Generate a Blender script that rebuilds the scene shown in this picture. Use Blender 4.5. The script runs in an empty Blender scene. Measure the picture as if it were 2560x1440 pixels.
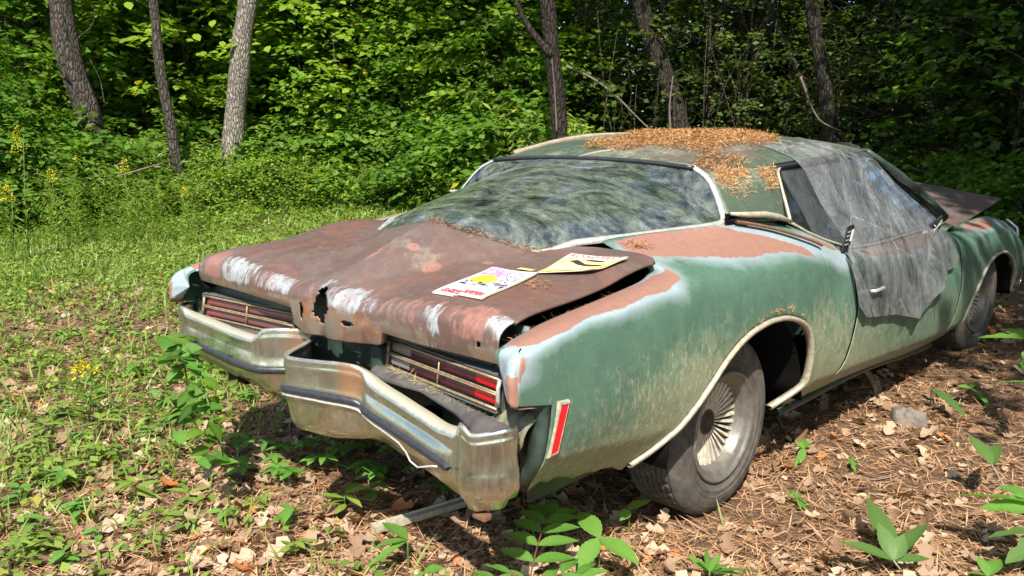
import bpy, math, random
import numpy as np
from math import radians, sin, cos, pi
random.seed(7)
RNG = np.random.default_rng(7)
scene = bpy.context.scene
COL = scene.collection

# ---------------------------------------------------------------- camera, sky, sun, exposure
CAM = np.array([2.365, -2.671, 1.404])
YAW, PITCH, ROLL = -0.7603, -0.19037, -0.00094
FOC = 2137.16 / 2560.0
cd = bpy.data.cameras.new('camera'); cam = bpy.data.objects.new('camera', cd); COL.objects.link(cam)
cd.sensor_width = 36.0; cd.lens = 36.0 * FOC; cd.clip_start = 0.05; cd.clip_end = 500
cam.location = CAM
cam.rotation_mode = 'XYZ'
cam.rotation_euler = (pi / 2 + PITCH, ROLL, -YAW)
scene.camera = cam

SUN_EL, SUN_AZ = radians(50), math.atan2(0.62, -0.78)      # azimuth from +Y towards +X
sd = np.array([sin(SUN_AZ) * cos(SUN_EL), cos(SUN_AZ) * cos(SUN_EL), sin(SUN_EL)])
w = bpy.data.worlds.new('World'); scene.world = w; w.use_nodes = True
nt = w.node_tree
sky = nt.nodes.new('ShaderNodeTexSky'); sky.sky_type = 'NISHITA'; sky.sun_disc = False
sky.sun_elevation = SUN_EL; sky.sun_rotation = SUN_AZ
bg = nt.nodes['Background']; bg.inputs[1].default_value = 0.15
nt.links.new(sky.outputs[0], bg.inputs[0])
sl = bpy.data.lights.new('sun', 'SUN'); sl.energy = 4.8; sl.angle = radians(0.6); sl.color = (1.0, 0.95, 0.86)
so = bpy.data.objects.new('sun', sl); COL.objects.link(so)
from mathutils import Vector
so.rotation_euler = Vector(sd).to_track_quat('Z', 'Y').to_euler()
scene.view_settings.view_transform = 'Standard'; scene.view_settings.look = 'None'
scene.view_settings.exposure = 0.92; scene.view_settings.gamma = 1.0
cy = scene.cycles
cy.max_bounces = 8; cy.transparent_max_bounces = 16; cy.diffuse_bounces = 3; cy.glossy_bounces = 3
cy.transmission_bounces = 4; cy.caustics_reflective = False; cy.caustics_refractive = False
cy.use_denoising = True; cy.use_adaptive_sampling = True; cy.adaptive_threshold = 0.02

# ---------------------------------------------------------------- node helpers
class N:
    def __init__(s, name):
        s.m = bpy.data.materials.new(name); s.m.use_nodes = True; s.t = s.m.node_tree
        s.t.nodes.clear(); s.out = s.n('OutputMaterial')
    def n(s, ty, **k):
        o = s.t.nodes.new('ShaderNode' + ty)
        for a, b in k.items(): setattr(o, a, b)
        return o
    def l(s, a, b): s.t.links.new(a, b)
    def setin(s, node, key, v):
        i = node.inputs[key]
        if isinstance(v, bpy.types.NodeSocket): s.l(v, i)
        elif isinstance(v, tuple) and len(v) == 3 and i.type == 'RGBA': i.default_value = (*v, 1)
        else: i.default_value = v
    def coord(s, scale=(1, 1, 1)):
        c = s.n('TexCoord'); mp = s.n('Mapping'); s.l(c.outputs['Object'], mp.inputs[0]); mp.inputs['Scale'].default_value = scale
        return mp.outputs[0]
    def noise(s, sc, detail=4, rough=0.6, vec=None, dist=0.0):
        o = s.n('TexNoise'); o.inputs['Scale'].default_value = sc; o.inputs['Detail'].default_value = detail
        o.inputs['Roughness'].default_value = rough; o.inputs['Distortion'].default_value = dist
        s.l(vec if vec is not None else s.coord(), o.inputs['Vector']); return o.outputs[0]
    def vor(s, sc, vec=None, feat='F1'):
        o = s.n('TexVoronoi'); o.feature = feat; o.inputs['Scale'].default_value = sc
        s.l(vec if vec is not None else s.coord(), o.inputs['Vector']); return o
    def math(s, op, a, b=0.5, clamp=False):
        o = s.n('Math', operation=op); o.use_clamp = clamp; s.setin(o, 0, a); s.setin(o, 1, b); return o.outputs[0]
    def rng(s, v, a, b, c=0.0, d=1.0):
        o = s.n('MapRange'); s.setin(o, 0, v); s.setin(o, 1, a); s.setin(o, 2, b); s.setin(o, 3, c); s.setin(o, 4, d); return o.outputs[0]
    def mix(s, f, a, b, mode='MIX'):
        o = s.n('Mix', data_type='RGBA', blend_type=mode)
        s.setin(o, 0, f); s.setin(o, 6, a); s.setin(o, 7, b); return o.outputs[2]
    def attr(s, name):
        o = s.n('Attribute'); o.attribute_name = name; return o
    def bump(s, h, st=0.3, dist=0.01, nrm=None):
        o = s.n('Bump'); s.setin(o, 'Strength', st); s.setin(o, 'Distance', dist); s.l(h, o.inputs['Height'])
        if nrm is not None: s.l(nrm, o.inputs['Normal'])
        return o.outputs[0]
    def pbr(s, col, rough=0.6, metal=0.0, nrm=None, spec=0.5, **k):
        o = s.n('BsdfPrincipled'); s.setin(o, 'Base Color', col); s.setin(o, 'Roughness', rough); s.setin(o, 'Metallic', metal)
        s.setin(o, 'Specular IOR Level', spec)
        if nrm is not None: s.l(nrm, o.inputs['Normal'])
        for a, b in k.items(): s.setin(o, a, b)
        s.l(o.outputs[0], s.out.inputs[0]); return o
    def mixsh(s, f, a, b):
        o = s.n('MixShader'); s.setin(o, 0, f); s.l(a, o.inputs[1]); s.l(b, o.inputs[2]); s.l(o.outputs[0], s.out.inputs[0]); return o.outputs[0]

# ---------------------------------------------------------------- mesh helpers
def mesh_np(name, V, F, smooth=True):
    """V (n,3); F list of index arrays with equal width, or list of tuples"""
    me = bpy.data.meshes.new(name)
    V = np.asarray(V, dtype=np.float32)
    if isinstance(F, np.ndarray):
        k = F.shape[1]; nf = len(F)
        me.vertices.add(len(V)); me.vertices.foreach_set('co', V.ravel())
        me.loops.add(nf * k); me.loops.foreach_set('vertex_index', F.astype(np.int32).ravel())
        me.polygons.add(nf); me.polygons.foreach_set('loop_start', np.arange(0, nf * k, k, dtype=np.int32))
        me.update(calc_edges=True); me.validate()
    else:
        me.from_pydata([tuple(map(float, v)) for v in V], [], [tuple(int(i) for i in f) for f in F]); me.update()
    if smooth and len(me.polygons): me.polygons.foreach_set('use_smooth', [True] * len(me.polygons))
    return me
def obj(name, me, mat=None, parent=None, label=None, cat=None, group=None, kind=None, loc=None):
    o = bpy.data.objects.new(name, me)
    if mat is not None and me is not None and not me.materials: me.materials.append(mat)
    COL.objects.link(o)
    if parent is not None: o.parent = parent
    if loc is not None: o.location = loc
    tag(o, label, cat, group, kind); return o
def tag(o, label=None, cat=None, group=None, kind=None):
    for k, v in (('label', label), ('category', cat), ('group', group), ('kind', kind)):
        if v: o[k] = v
    return o
def copy_tree(o, parent=None):
    c = o.copy(); COL.objects.link(c)
    if parent is not None: c.parent = parent
    for ch in o.children: copy_tree(ch, c)
    return c
def pattr(me, name, vals):
    a = me.attributes.new(name, 'FLOAT', 'POINT'); a.data.foreach_set('value', np.asarray(vals, dtype=np.float32).ravel())
def cattr(me, name, vals):
    a = me.attributes.new(name, 'FLOAT_VECTOR', 'POINT'); a.data.foreach_set('vector', np.asarray(vals, dtype=np.float32).ravel())
class MB:
    def __init__(s): s.v = []; s.f = []
    def add(s, V, F):
        b = len(s.v); s.v += [tuple(p) for p in V]; s.f += [tuple(i + b for i in f) for f in F]; return s
    def box(s, c, size, R=None):
        hx, hy, hz = [a / 2 for a in size]
        P = np.array([(x, y, z) for x in (-hx, hx) for y in (-hy, hy) for z in (-hz, hz)], float)
        if R is not None: P = P @ np.asarray(R).T
        P += np.array(c)
        return s.add(P, [(0, 1, 3, 2), (4, 6, 7, 5), (0, 4, 5, 1), (2, 3, 7, 6), (0, 2, 6, 4), (1, 5, 7, 3)])
    def tube(s, path, rad, n=8, cap=True, jit=0.0):
        path = np.asarray(path, float); m = len(path)
        rad = np.full(m, rad) if np.isscalar(rad) else np.asarray(rad, float)
        T = np.gradient(path, axis=0); T /= np.linalg.norm(T, axis=1)[:, None] + 1e-9
        ref = np.array([0, 0, 1.0]) if abs(T[0][2]) < 0.9 else np.array([1.0, 0, 0])
        V = []; u = np.cross(T[0], ref); u /= np.linalg.norm(u)
        for i in range(m):
            u = u - T[i] * (u @ T[i]); u /= np.linalg.norm(u) + 1e-9; vv = np.cross(T[i], u)
            for k in range(n):
                a = 2 * pi * k / n; r = rad[i] * (1 + jit * (RNG.random() - .5))
                V.append(path[i] + r * (u * cos(a) + vv * sin(a)))
        F = [(i * n + k, i * n + (k + 1) % n, (i + 1) * n + (k + 1) % n, (i + 1) * n + k) for i in range(m - 1) for k in range(n)]
        if cap: F += [tuple(range(n))[::-1], tuple((m - 1) * n + k for k in range(n))]
        return s.add(V, F)
    def grid(s, G, closed=False):
        G = np.asarray(G, float); a, b = G.shape[:2]
        F = [(i * b + j, i * b + (j + 1) % b, (i + 1) * b + (j + 1) % b, (i + 1) * b + j) for i in range(a - 1) for j in range(b if closed else b - 1)]
        return s.add(G.reshape(-1, 3), F)
    def obj(s, name, mat, parent=None, smooth=True, **k):
        return obj(name, mesh_np(name, s.v, s.f, smooth), mat, parent, **k)
def autosmooth(o, deg=35):
    """keep sharp edges crisp"""
    me = o.data
    import bmesh as _b
    bm = _b.new(); bm.from_mesh(me)
    for e in bm.edges:
        e.smooth = not (len(e.link_faces) == 2 and e.calc_face_angle(0) > radians(deg))
    bm.to_mesh(me); bm.free(); return o
def bevel(o, w=0.004, seg=2):
    m = o.modifiers.new('bevel', 'BEVEL'); m.width = w; m.segments = seg; m.limit_method = 'ANGLE'; return o
def solid(o, t, off=-1.0):
    m = o.modifiers.new('thickness', 'SOLIDIFY'); m.thickness = t; m.offset = off; return o
def vnoise(P, sc, seed=0):
    """cheap smooth value noise in [0,1] for numpy points"""
    P = np.asarray(P, float) * sc + seed * 17.31
    i = np.floor(P).astype(int); f = P - i; f = f * f * (3 - 2 * f); r = 0
    def h(a):
        n = (a[..., 0] * 374761393 + a[..., 1] * 668265263 + (a[..., 2] if a.shape[-1] > 2 else 0) * 1274126177) & 0x7fffffff
        n = ((n ^ (n >> 13)) * 1274126177) & 0x7fffffff; return (n & 0xffff) / 65535.0
    D = P.shape[-1]
    for c in range(2 ** D):
        b = np.array([(c >> k) & 1 for k in range(D)]); wgt = np.prod(np.where(b, f, 1 - f), axis=-1); r = r + wgt * h(i + b)
    return r
def fbm(P, sc, seed=0, o=3): return sum(vnoise(P, sc * 2 ** k, seed + k) * 0.5 ** k for k in range(o)) / sum(0.5 ** k for k in range(o))
# ---------------------------------------------------------------- shape of the car (metres; +y is its front, +x its right side)
def interp(x, tab):
    """smooth (pchip-like) interpolation of table [(x, v...)]"""
    T = np.array(tab, float); xs = T[:, 0]; x = np.asarray(x, float)
    out = []
    for k in range(1, T.shape[1]):
        v = T[:, k]; h = np.diff(xs); d = np.diff(v) / h
        m = np.zeros_like(v); m[0] = d[0]; m[-1] = d[-1]
        for i in range(1, len(v) - 1):
            m[i] = 0 if d[i - 1] * d[i] <= 0 else 2 * d[i - 1] * d[i] / (d[i - 1] + d[i])
        i = np.clip(np.searchsorted(xs, x) - 1, 0, len(h) - 1); t = np.clip((x - xs[i]) / h[i], 0, 1); hh = h[i]
        out.append(v[i] * (2 * t**3 - 3 * t**2 + 1) + m[i] * hh * (t**3 - 2 * t**2 + t) + v[i + 1] * (3 * t**2 - 2 * t**3) + m[i + 1] * hh * (t**3 - t**2))
    return np.stack(out, -1)
# feature lines of the body side: (y, x, z) tables
S0 = [(-1.16,.85,.44),(-1.05,.87,.415),(-.8,.875,.38),(-.5,.88,.325),(0,.88,.30),(.4,.88,.285),(1.1,.88,.27),(2.2,.88,.215),(2.9,.88,.22),(3.5,.87,.25),(3.95,.84,.33)]
S1 = [(-1.16,.935,.51),(-.9,.95,.505),(-.5,.965,.465),(0,.975,.43),(.5,.975,.395),(1.1,.97,.36),(2.2,.965,.31),(2.9,.965,.32),(3.5,.95,.35),(3.95,.91,.41)]
S2 = [(-1.16,.955,.65),(-.8,.985,.65),(-.3,1.0,.63),(.2,1.005,.62),(.7,1.0,.59),(1.2,.995,.56),(2.2,.99,.53),(2.9,.985,.53),(3.5,.97,.52),(3.95,.93,.52)]
S3 = [(-1.16,.945,.80),(-1.0,.955,.835),(-.8,.965,.86),(-.4,.975,.88),(0,.98,.885),(.3,.98,.875),(.6,.97,.84),(.85,.965,.78),(1.2,.965,.75),(2.2,.955,.72),(2.6,.95,.73),(3.0,.945,.745),(3.4,.93,.72),(3.75,.91,.67),(3.95,.89,.62)]
S4 = [(-1.16,.895,.825),(-1.0,.91,.862),(-.8,.915,.885),(-.4,.91,.93),(-.25,.88,.95),(0,.87,.96),(.3,.88,.955),(.6,.91,.925),(.85,.935,.85),(1.2,.94,.82),(2.2,.93,.785),(2.6,.91,.768),(3.0,.90,.79),(3.4,.875,.785),(3.75,.84,.745),(3.95,.82,.69)]
S5 = [(-1.16,.85,.815),(-1.037,.84,.844),(-.956,.84,.861),(-.84,.84,.876),(-.54,.84,.909),(-.375,.80,.935),(-.33,.57,1.003),(-.2,.612,1.018),(0,.69,1.028),(.18,.748,1.036),(.35,.765,1.035),(.5,.79,1.022),(.62,.825,.985),(.8,.86,.925),(1.0,.895,.868),(1.3,.905,.855),(1.8,.90,.858),(2.2,.89,.838),(2.45,.86,.812),(2.7,.81,.802),(3.0,.79,.820),(3.4,.78,.82),(3.75,.77,.77),(3.95,.76,.72)]
ARCH_R = [(-.60,.365),(-.52,.40),(-.42,.475),(-.32,.565),(-.234,.637),(-.14,.688),(-.05,.717),(.08,.733),(.2,.725),(.3,.70),(.38,.665),(.43,.61),(.455,.545),(.466,.47),(.470,.40)]
ARCH_F = [(2.47,.30),(2.52,.40),(2.60,.475),(2.72,.56),(2.86,.615),(3.0,.64),(3.13,.645),(3.28,.63),(3.40,.59),(3.48,.53),(3.53,.45),(3.55,.33)]
NT = 46
def side_pts(y, t):
    """y, t arrays (same shape) -> points on the right body side; t 0 = rocker lip, 1 = top inner edge"""
    y = np.asarray(y, float); t = np.asarray(t, float)
    L = np.stack([interp(y, S) for S in (S0, S1, S2, S3, S4, S5)], 0)      # 6,...,2
    kn = np.array([0, .16, .42, .70, .84, 1.0])
    n = len(kn); M = np.zeros_like(L)
    for i in range(1, n - 1): M[i] = (L[i + 1] - L[i - 1]) / (kn[i + 1] - kn[i - 1])
    M[0] = (L[1] - L[0]) / (kn[1] - kn[0]); M[-1] = (L[-1] - L[-2]) / (kn[-1] - kn[-2])
    M[1] *= .55
    i = np.clip(np.searchsorted(kn, t) - 1, 0, n - 2); h = (kn[i + 1] - kn[i]); s = (t - kn[i]) / h
    g = lambda A, j: np.take_along_axis(A, np.broadcast_to(j[None, ..., None], (1,) + j.shape + (2,)), 0)[0]
    s = s[..., None]; h = h[..., None]
    xz = g(L, i) * (2*s**3 - 3*s**2 + 1) + g(M, i) * h * (s**3 - 2*s**2 + s) + g(L, i + 1) * (3*s**2 - 2*s**3) + g(M, i + 1) * h * (s**3 - s**2)
    return np.stack([xz[..., 0], y, xz[..., 1]], -1)
def t_at_z(y, z):
    """t where the side reaches height z (searching below the shoulder)"""
    tt = np.linspace(0, .84, 120); P = side_pts(np.full(120, y), tt)[:, 2]
    return float(np.interp(z, np.maximum.accumulate(P), tt))
def side_grid(y0f, y1f, arch, ny, nt=NT):
    """grid of (y,t); y0f,y1f give the cut line as functions of t; arch table clamps the bottom"""
    ts = np.linspace(0, 1, nt)
    Y = np.zeros((ny, nt)); T = np.zeros((ny, nt))
    for j in range(nt):
        Y[:, j] = np.linspace(y0f(ts[j]), y1f(ts[j]), ny); T[:, j] = ts[j]
    if arch is not None:
        a = np.array(arch)
        yb = Y[:, 0].copy()
        # pull the bottom rows up along the arch, with columns bunched on its steep flanks
        tb = np.zeros(ny)
        for i in range(ny):
            yy = yb[i]
            if a[0, 0] < yy < a[-1, 0]:
                tb[i] = t_at_z(yy, float(np.interp(yy, a[:, 0], a[:, 1])))
        for i in range(ny):
            if tb[i] > 0: T[i] = tb[i] + (1 - tb[i]) * ts
    return Y, T
def glass_half(y):
    return interp(y, [(-.605,.06,1.040,1.045),(-.58,.20,1.020,1.055),(-.55,.33,.990,1.066),(-.53,.42,.985,1.075),(-.48,.46,.992,1.09),(-.4,.50,1.003,1.105),(-.2,.595,1.015,1.15),(0,.67,1.027,1.20),(.12,.715,1.034,1.225),(.185,.735,1.045,1.236),(.215,.70,1.10,1.242),(.24,.655,1.16,1.246),(.26,.61,1.20,1.249),(.275,.55,1.228,1.25)])
def glass_pt(y, s):
    g = glass_half(y); w, e, c = g[..., 0], g[..., 1], g[..., 2]
    k = np.clip((-.40 - y) / .08, 0, 1); e = e * (1 - k) + k * (lid_z(w, y) - .006); c = np.where(y < -.56, np.minimum(c, lid_z(0 * w, y) + .010), c); c = np.maximum(c, e + .002)
    return np.stack([w * s, y, e + (c - e) * (1 - np.abs(s) ** 2.2)], -1)
def lid_front(x):
    return interp(np.abs(x), [(0,-.605),(.12,-.60),(.22,-.575),(.33,-.548),(.43,-.53),(.475,-.48),(.52,-.40),(.58,-.365),(.7,-.36),(.80,-.365),(.83,-.39)])[..., 0]
def lid_z(x, y):
    ax = np.abs(x)
    base = interp(y, [(-1.12,.865),(-1.07,.885),(-.97,.908),(-.79,.922),(-.66,.938),(-.53,.965),(-.44,.978),(-.36,.982),(-.2,1.0)])[..., 0]
    base = base + .012 * (1 - (ax / .83) ** 2) - .012 * np.clip((ax - .72) / .11, 0, 1) ** 2
    ridge = interp(y, [(-1.12,.885),(-1.07,.895),(-1.02,.918),(-.9,.964),(-.8,1.006),(-.667,1.052),(-.58,1.072),(-.4,1.09)])[..., 0]
    w = interp(y, [(-1.12,.06),(-1.0,.10),(-.8,.20),(-.6,.36),(-.4,.50)])[..., 0]
    q = np.clip(ax / w, 0, 3)
    hump = np.where(q < 1, (1 - q ** 1.7) * .62 + .38 * (1 - q), 0)
    sm = np.exp(-(q * 1.15) ** 2.1)
    spine = np.exp(-ax / .045); hump = .50 * np.clip(hump, 0, 1) + .50 * sm
    rear = np.clip((-.72 - y) / .36, 0, 1); base = base - rear * (.034 * np.exp(-((ax - .20) / .17) ** 2) + .010 * (ax < .55)) + .010 * rear * np.where(x < -.4, 1, 0) * np.clip((ax - .4) / .2, 0, 1)
    hump = hump + .10 * spine - .10
    hump = np.where(hump < 0, 0, hump)
    return base + (ridge - base - .012) * hump
def roof_c(y): return interp(y, [(.27,1.25),(.4,1.285),(.6,1.318),(.9,1.342),(1.3,1.342),(1.6,1.322),(1.78,1.295)])[..., 0]
def roof_e(y): return interp(y, [(.27,.60,1.205),(.45,.655,1.215),(.7,.69,1.235),(1.0,.70,1.25),(1.4,.69,1.262),(1.65,.665,1.266),(1.78,.64,1.262)])
def roof_pt(y, s):
    c = roof_c(y); e = roof_e(y)
    return np.stack([e[..., 0] * s, y, e[..., 1] + (c - e[..., 1]) * (1 - np.abs(s) ** 3.2)], -1)
def win_x(z): return .885 - (z - .86) * .50
# ---------------------------------------------------------------- materials of the car
def paint_mat(name, green=(.064, .122, .084), pale=(.33, .39, .43), primer=(.29, .145, .105), algae=(.27, .26, .15), rough=.42, streak=True):
    """weathered paint: attribute 'pig' = (primer, pale, grime) amounts of pigment, broken up with noise"""
    m = N(name); co = m.coord()
    a = m.attr('pig').outputs['Vector']; sp = m.n('SeparateXYZ'); m.l(a, sp.inputs[0])
    n1 = m.noise(9, 6, .62, co, .4); n2 = m.noise(42, 5, .6, co); n3 = m.noise(150, 3, .6, co)
    w1 = m.math('ADD', m.math('MULTIPLY', m.math('SUBTRACT', n1, .5), .50), m.math('MULTIPLY', m.math('SUBTRACT', n2, .5), .22))
    pr = m.rng(m.math('ADD', sp.outputs[0], w1), .46, .55); pl = m.rng(m.math('ADD', sp.outputs[1], w1), .36, .80)
    gcol = m.mix(m.rng(n1, .35, .7), green, tuple(c * 1.35 for c in green))
    gcol = m.mix(m.math('MULTIPLY', m.rng(n3, .5, .8), .35), gcol, tuple(c * 1.9 + .02 for c in green))
    pcol = m.mix(m.rng(n1, .3, .7), pale, tuple(c * .82 for c in pale))
    rcol = m.mix(m.rng(n2, .3, .75), primer, tuple(c * .80 for c in primer))
    c = m.mix(m.math('MULTIPLY', pl, m.rng(n2, .3, .7, .95, .70)), gcol, pcol); c = m.mix(pr, c, rcol)
    # grime: vertical dribbles, lichen flecks and fine dark scratches
    vc = m.coord((38, 38, 10)); ns = m.noise(1.0, 5, .7, vc, .6)
    vc2 = m.coord((95, 95, 32)); nf = m.noise(1.0, 4, .65, vc2, .8)
    gm = m.math('ADD', sp.outputs[2], m.math('MULTIPLY', m.math('SUBTRACT', ns, .5), .55)); gm = m.math('ADD', gm, m.math('MULTIPLY', m.math('SUBTRACT', n2, .5), .5))
    blot = m.noise(16, 7, .75, m.coord((1, 1, .7)), 1.0); gm = m.math('ADD', gm, m.math('MULTIPLY', m.math('SUBTRACT', blot, .5), 1.5))
    gmf = m.math('MULTIPLY', m.rng(gm, .18, .78), .66)
    c = m.mix(gmf, c, m.mix(n1, algae, tuple(x * 1.3 for x in algae)))
    fl = m.math('MULTIPLY', m.rng(nf, .54, .62), m.rng(m.math('ADD', sp.outputs[2], m.math('MULTIPLY', m.math('SUBTRACT', blot, .5), 1.2)), .10, .55)); c = m.mix(m.math('MULTIPLY', fl, .62), c, (.40, .42, .31)); ds = m.math('MULTIPLY', m.rng(m.noise(1.0, 6, .8, m.coord((75, 75, 22)), 2.2), .575, .62), m.rng(blot, .42, .6)); c = m.mix(m.math('MULTIPLY', ds, .62), c, (.03, .05, .032)); sp2 = m.rng(m.noise(110, 3, .8, co), .68, .72); c = m.mix(m.math('MULTIPLY', sp2, m.math('MULTIPLY', m.rng(sp.outputs[2], .02, .3), .6)), c, (.5, .5, .42))
    dk = m.math('MULTIPLY', m.rng(m.noise(70, 6, .75, co, 1.6), .60, .66), m.rng(n1, .46, .62)); c = m.mix(m.math('MULTIPLY', dk, .55), c, (.035, .045, .03))
    rb = m.rng(m.noise(28, 8, .7, co, .7), .70, .74); c = m.mix(m.math('MULTIPLY', rb, m.rng(sp.outputs[2], .1, .5)), c, (.13, .055, .025))
    nb = m.bump(m.math('ADD', n3, m.math('MULTIPLY', nf, .6)), .10, .004); nb = m.bump(m.noise(5, 3, .5, co), .35, .012, nb)
    r = m.rng(n2, .25, .8, rough - .08, rough + .22); r = m.math('ADD', r, m.math('MULTIPLY', m.math('ADD', gmf, pr), .22), True)
    m.pbr(c, r, 0, nb, .45, **{'Coat Weight': .06, 'Coat Roughness': .3}); return m.m
def rust_mat(name, base=(.135, .076, .060), dark=(.095, .062, .053), orange=(.30, .115, .04), pale=(.37, .41, .42), salmon=(.36, .165, .13)):
    """attribute 'pig' = (salmon primer, pale undercoat, orange scale)"""
    m = N(name); co = m.coord()
    a = m.attr('pig').outputs['Vector']; sp = m.n('SeparateXYZ'); m.l(a, sp.inputs[0])
    n1 = m.noise(3.2, 6, .6, co, .5); n2 = m.noise(30, 6, .65, co, .3); n3 = m.noise(170, 3, .6, co)
    sv = m.noise(1.0, 5, .7, m.coord((42, 10, 9)), .5)                     # streaks running down over the fold
    c = m.mix(m.rng(n1, .3, .72), base, dark); c = m.mix(m.math('MULTIPLY', m.rng(n2, .5, .8), .45), c, tuple(x * 1.7 for x in base))
    c = m.mix(m.math('MULTIPLY', m.rng(m.noise(1.7, 4, .5, co), .5, .75), .3), c, (.20, .15, .12))
    wn = m.math('ADD', m.math('MULTIPLY', m.math('SUBTRACT', sv, .5), 1.15), m.math('MULTIPLY', m.math('SUBTRACT', n2, .5), .35))
    sa = m.rng(m.math('ADD', sp.outputs[0], wn), .44, .58); fine = m.noise(1.0, 5, .75, m.coord((70, 26, 26)), 1.2); sa = m.math('MULTIPLY', sa, m.rng(fine, .34, .55, .2, .9)); c = m.mix(sa, c, m.mix(n2, salmon, tuple(x * .72 for x in salmon)))
    pa = m.rng(m.math('ADD', sp.outputs[1], wn), .44, .60); pa = m.math('MULTIPLY', pa, m.rng(fine, .34, .54, .05, .95)); c = m.mix(pa, c, m.mix(m.rng(n2, .35, .7), pale, tuple(x * .8 for x in pale)))
    w2 = m.math('ADD', m.math('MULTIPLY', m.math('SUBTRACT', n2, .5), .8), m.math('MULTIPLY', m.math('SUBTRACT', n1, .5), .5))
    og = m.rng(m.math('ADD', sp.outputs[2], w2), .45, .66); oc = m.mix(m.rng(n3, .3, .7), orange, (.17, .075, .035)); oc = m.mix(m.math('MULTIPLY', m.rng(n2, .55, .75), .6), oc, (.42, .36, .24)); oc = m.mix(m.math('MULTIPLY', m.rng(m.noise(11, 6, .75, co, .6), .42, .50), .85), oc, (.17, .16, .125))
    c = m.mix(m.math('MULTIPLY', og, .85), c, oc)
    pit = m.math('MULTIPLY', m.rng(m.noise(85, 4, .7, co, .5), .63, .69), m.rng(n1, .45, .6)); c = m.mix(m.math('MULTIPLY', pit, .6), c, (.025, .018, .015))
    fr = m.math('MULTIPLY', m.rng(m.noise(60, 5, .8, co, .2), .66, .72), .7); c = m.mix(fr, c, (.33, .22, .17))
    nb = m.bump(n3, .16, .003); nb = m.bump(m.noise(6, 3, .5, co), .3, .012, nb)
    big = m.noise(2.4, 5, .7, m.coord((1, 1, 1)), 1.2); c = m.mix(m.math('MULTIPLY', m.rng(big, .52, .64), .45), c, (.20, .085, .055)); c = m.mix(m.math('MULTIPLY', m.rng(big, .48, .36), .40), c, (.15, .13, .115)); ws = m.rng(m.noise(1.0, 6, .75, m.coord((14, 40, 14)), 1.5), .62, .72); c = m.mix(m.math('MULTIPLY', ws, .35), c, (.30, .24, .20))
    m.pbr(c, m.rng(n2, .3, .8, .33, .66), 0, nb, .5); return m.m
def simple_mat(name, col, rough=.6, metal=0.0, var=.35, sc=30, bump=.15, spec=.5, col2=None):
    m = N(name); co = m.coord(); n = m.noise(sc, 5, .65, co, .3)
    c = m.mix(m.rng(n, .3, .75), tuple(x * (1 - var) for x in col), col2 or tuple(min(1, x * (1 + var)) for x in col))
    m.pbr(c, m.rng(n, .3, .8, max(.02, rough - .1), min(1, rough + .12)), metal, m.bump(n, bump, .005), spec); return m.m
def chrome_mat(name):
    m = N(name); co = m.coord(); n1 = m.noise(5, 5, .6, co, .8); n2 = m.noise(45, 6, .7, co, .4); st = m.noise(1, 4, .7, m.coord((60, 60, 8)), .5)
    dirt_and_light = m.rng(m.math('ADD', m.math('MULTIPLY', n1, .6), m.math('MULTIPLY', st, .5)), .44, .74, .02, .62)
    c = m.mix(m.rng(n2, .35, .7), (.215, .21, .155), (.15, .15, .105)); c = m.mix(m.rng(m.noise(3.5, 3, .5, co), .55, .7), c, (.30, .27, .17))
    a = m.attr('pig').outputs['Vector']; sp = m.n('SeparateXYZ'); m.l(a, sp.inputs[0])
    c = m.mix(m.rng(m.math('ADD', sp.outputs[0], m.math('MULTIPLY', m.math('SUBTRACT', st, .5), .8)), .35, .65), c, (.22, .115, .055))
    c = m.mix(m.rng(m.math('ADD', sp.outputs[1], m.math('MULTIPLY', m.math('SUBTRACT', n2, .5), .6)), .4, .62), c, (.50, .46, .34))  # second pigment: sunlit cream painted on the bumper ledge
    dirt_and_light = m.math('MAXIMUM', dirt_and_light, m.math('MULTIPLY', m.math('MAXIMUM', sp.outputs[0], sp.outputs[1]), .85))
    nb = m.bump(n2, .05, .003); nb = m.bump(n1, .12, .012, nb)
    b1 = m.n('BsdfPrincipled'); m.setin(b1, 'Base Color', (.62, .63, .58)); b1.inputs['Metallic'].default_value = 1; m.setin(b1, 'Roughness', m.rng(n2, .3, .7, .10, .26)); m.l(nb, b1.inputs['Normal'])
    b2 = m.n('BsdfPrincipled'); m.setin(b2, 'Base Color', c); b2.inputs['Roughness'].default_value = .62; m.l(nb, b2.inputs['Normal'])
    m.mixsh(dirt_and_light, b1.outputs[0], b2.outputs[0]); return m.m
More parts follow.
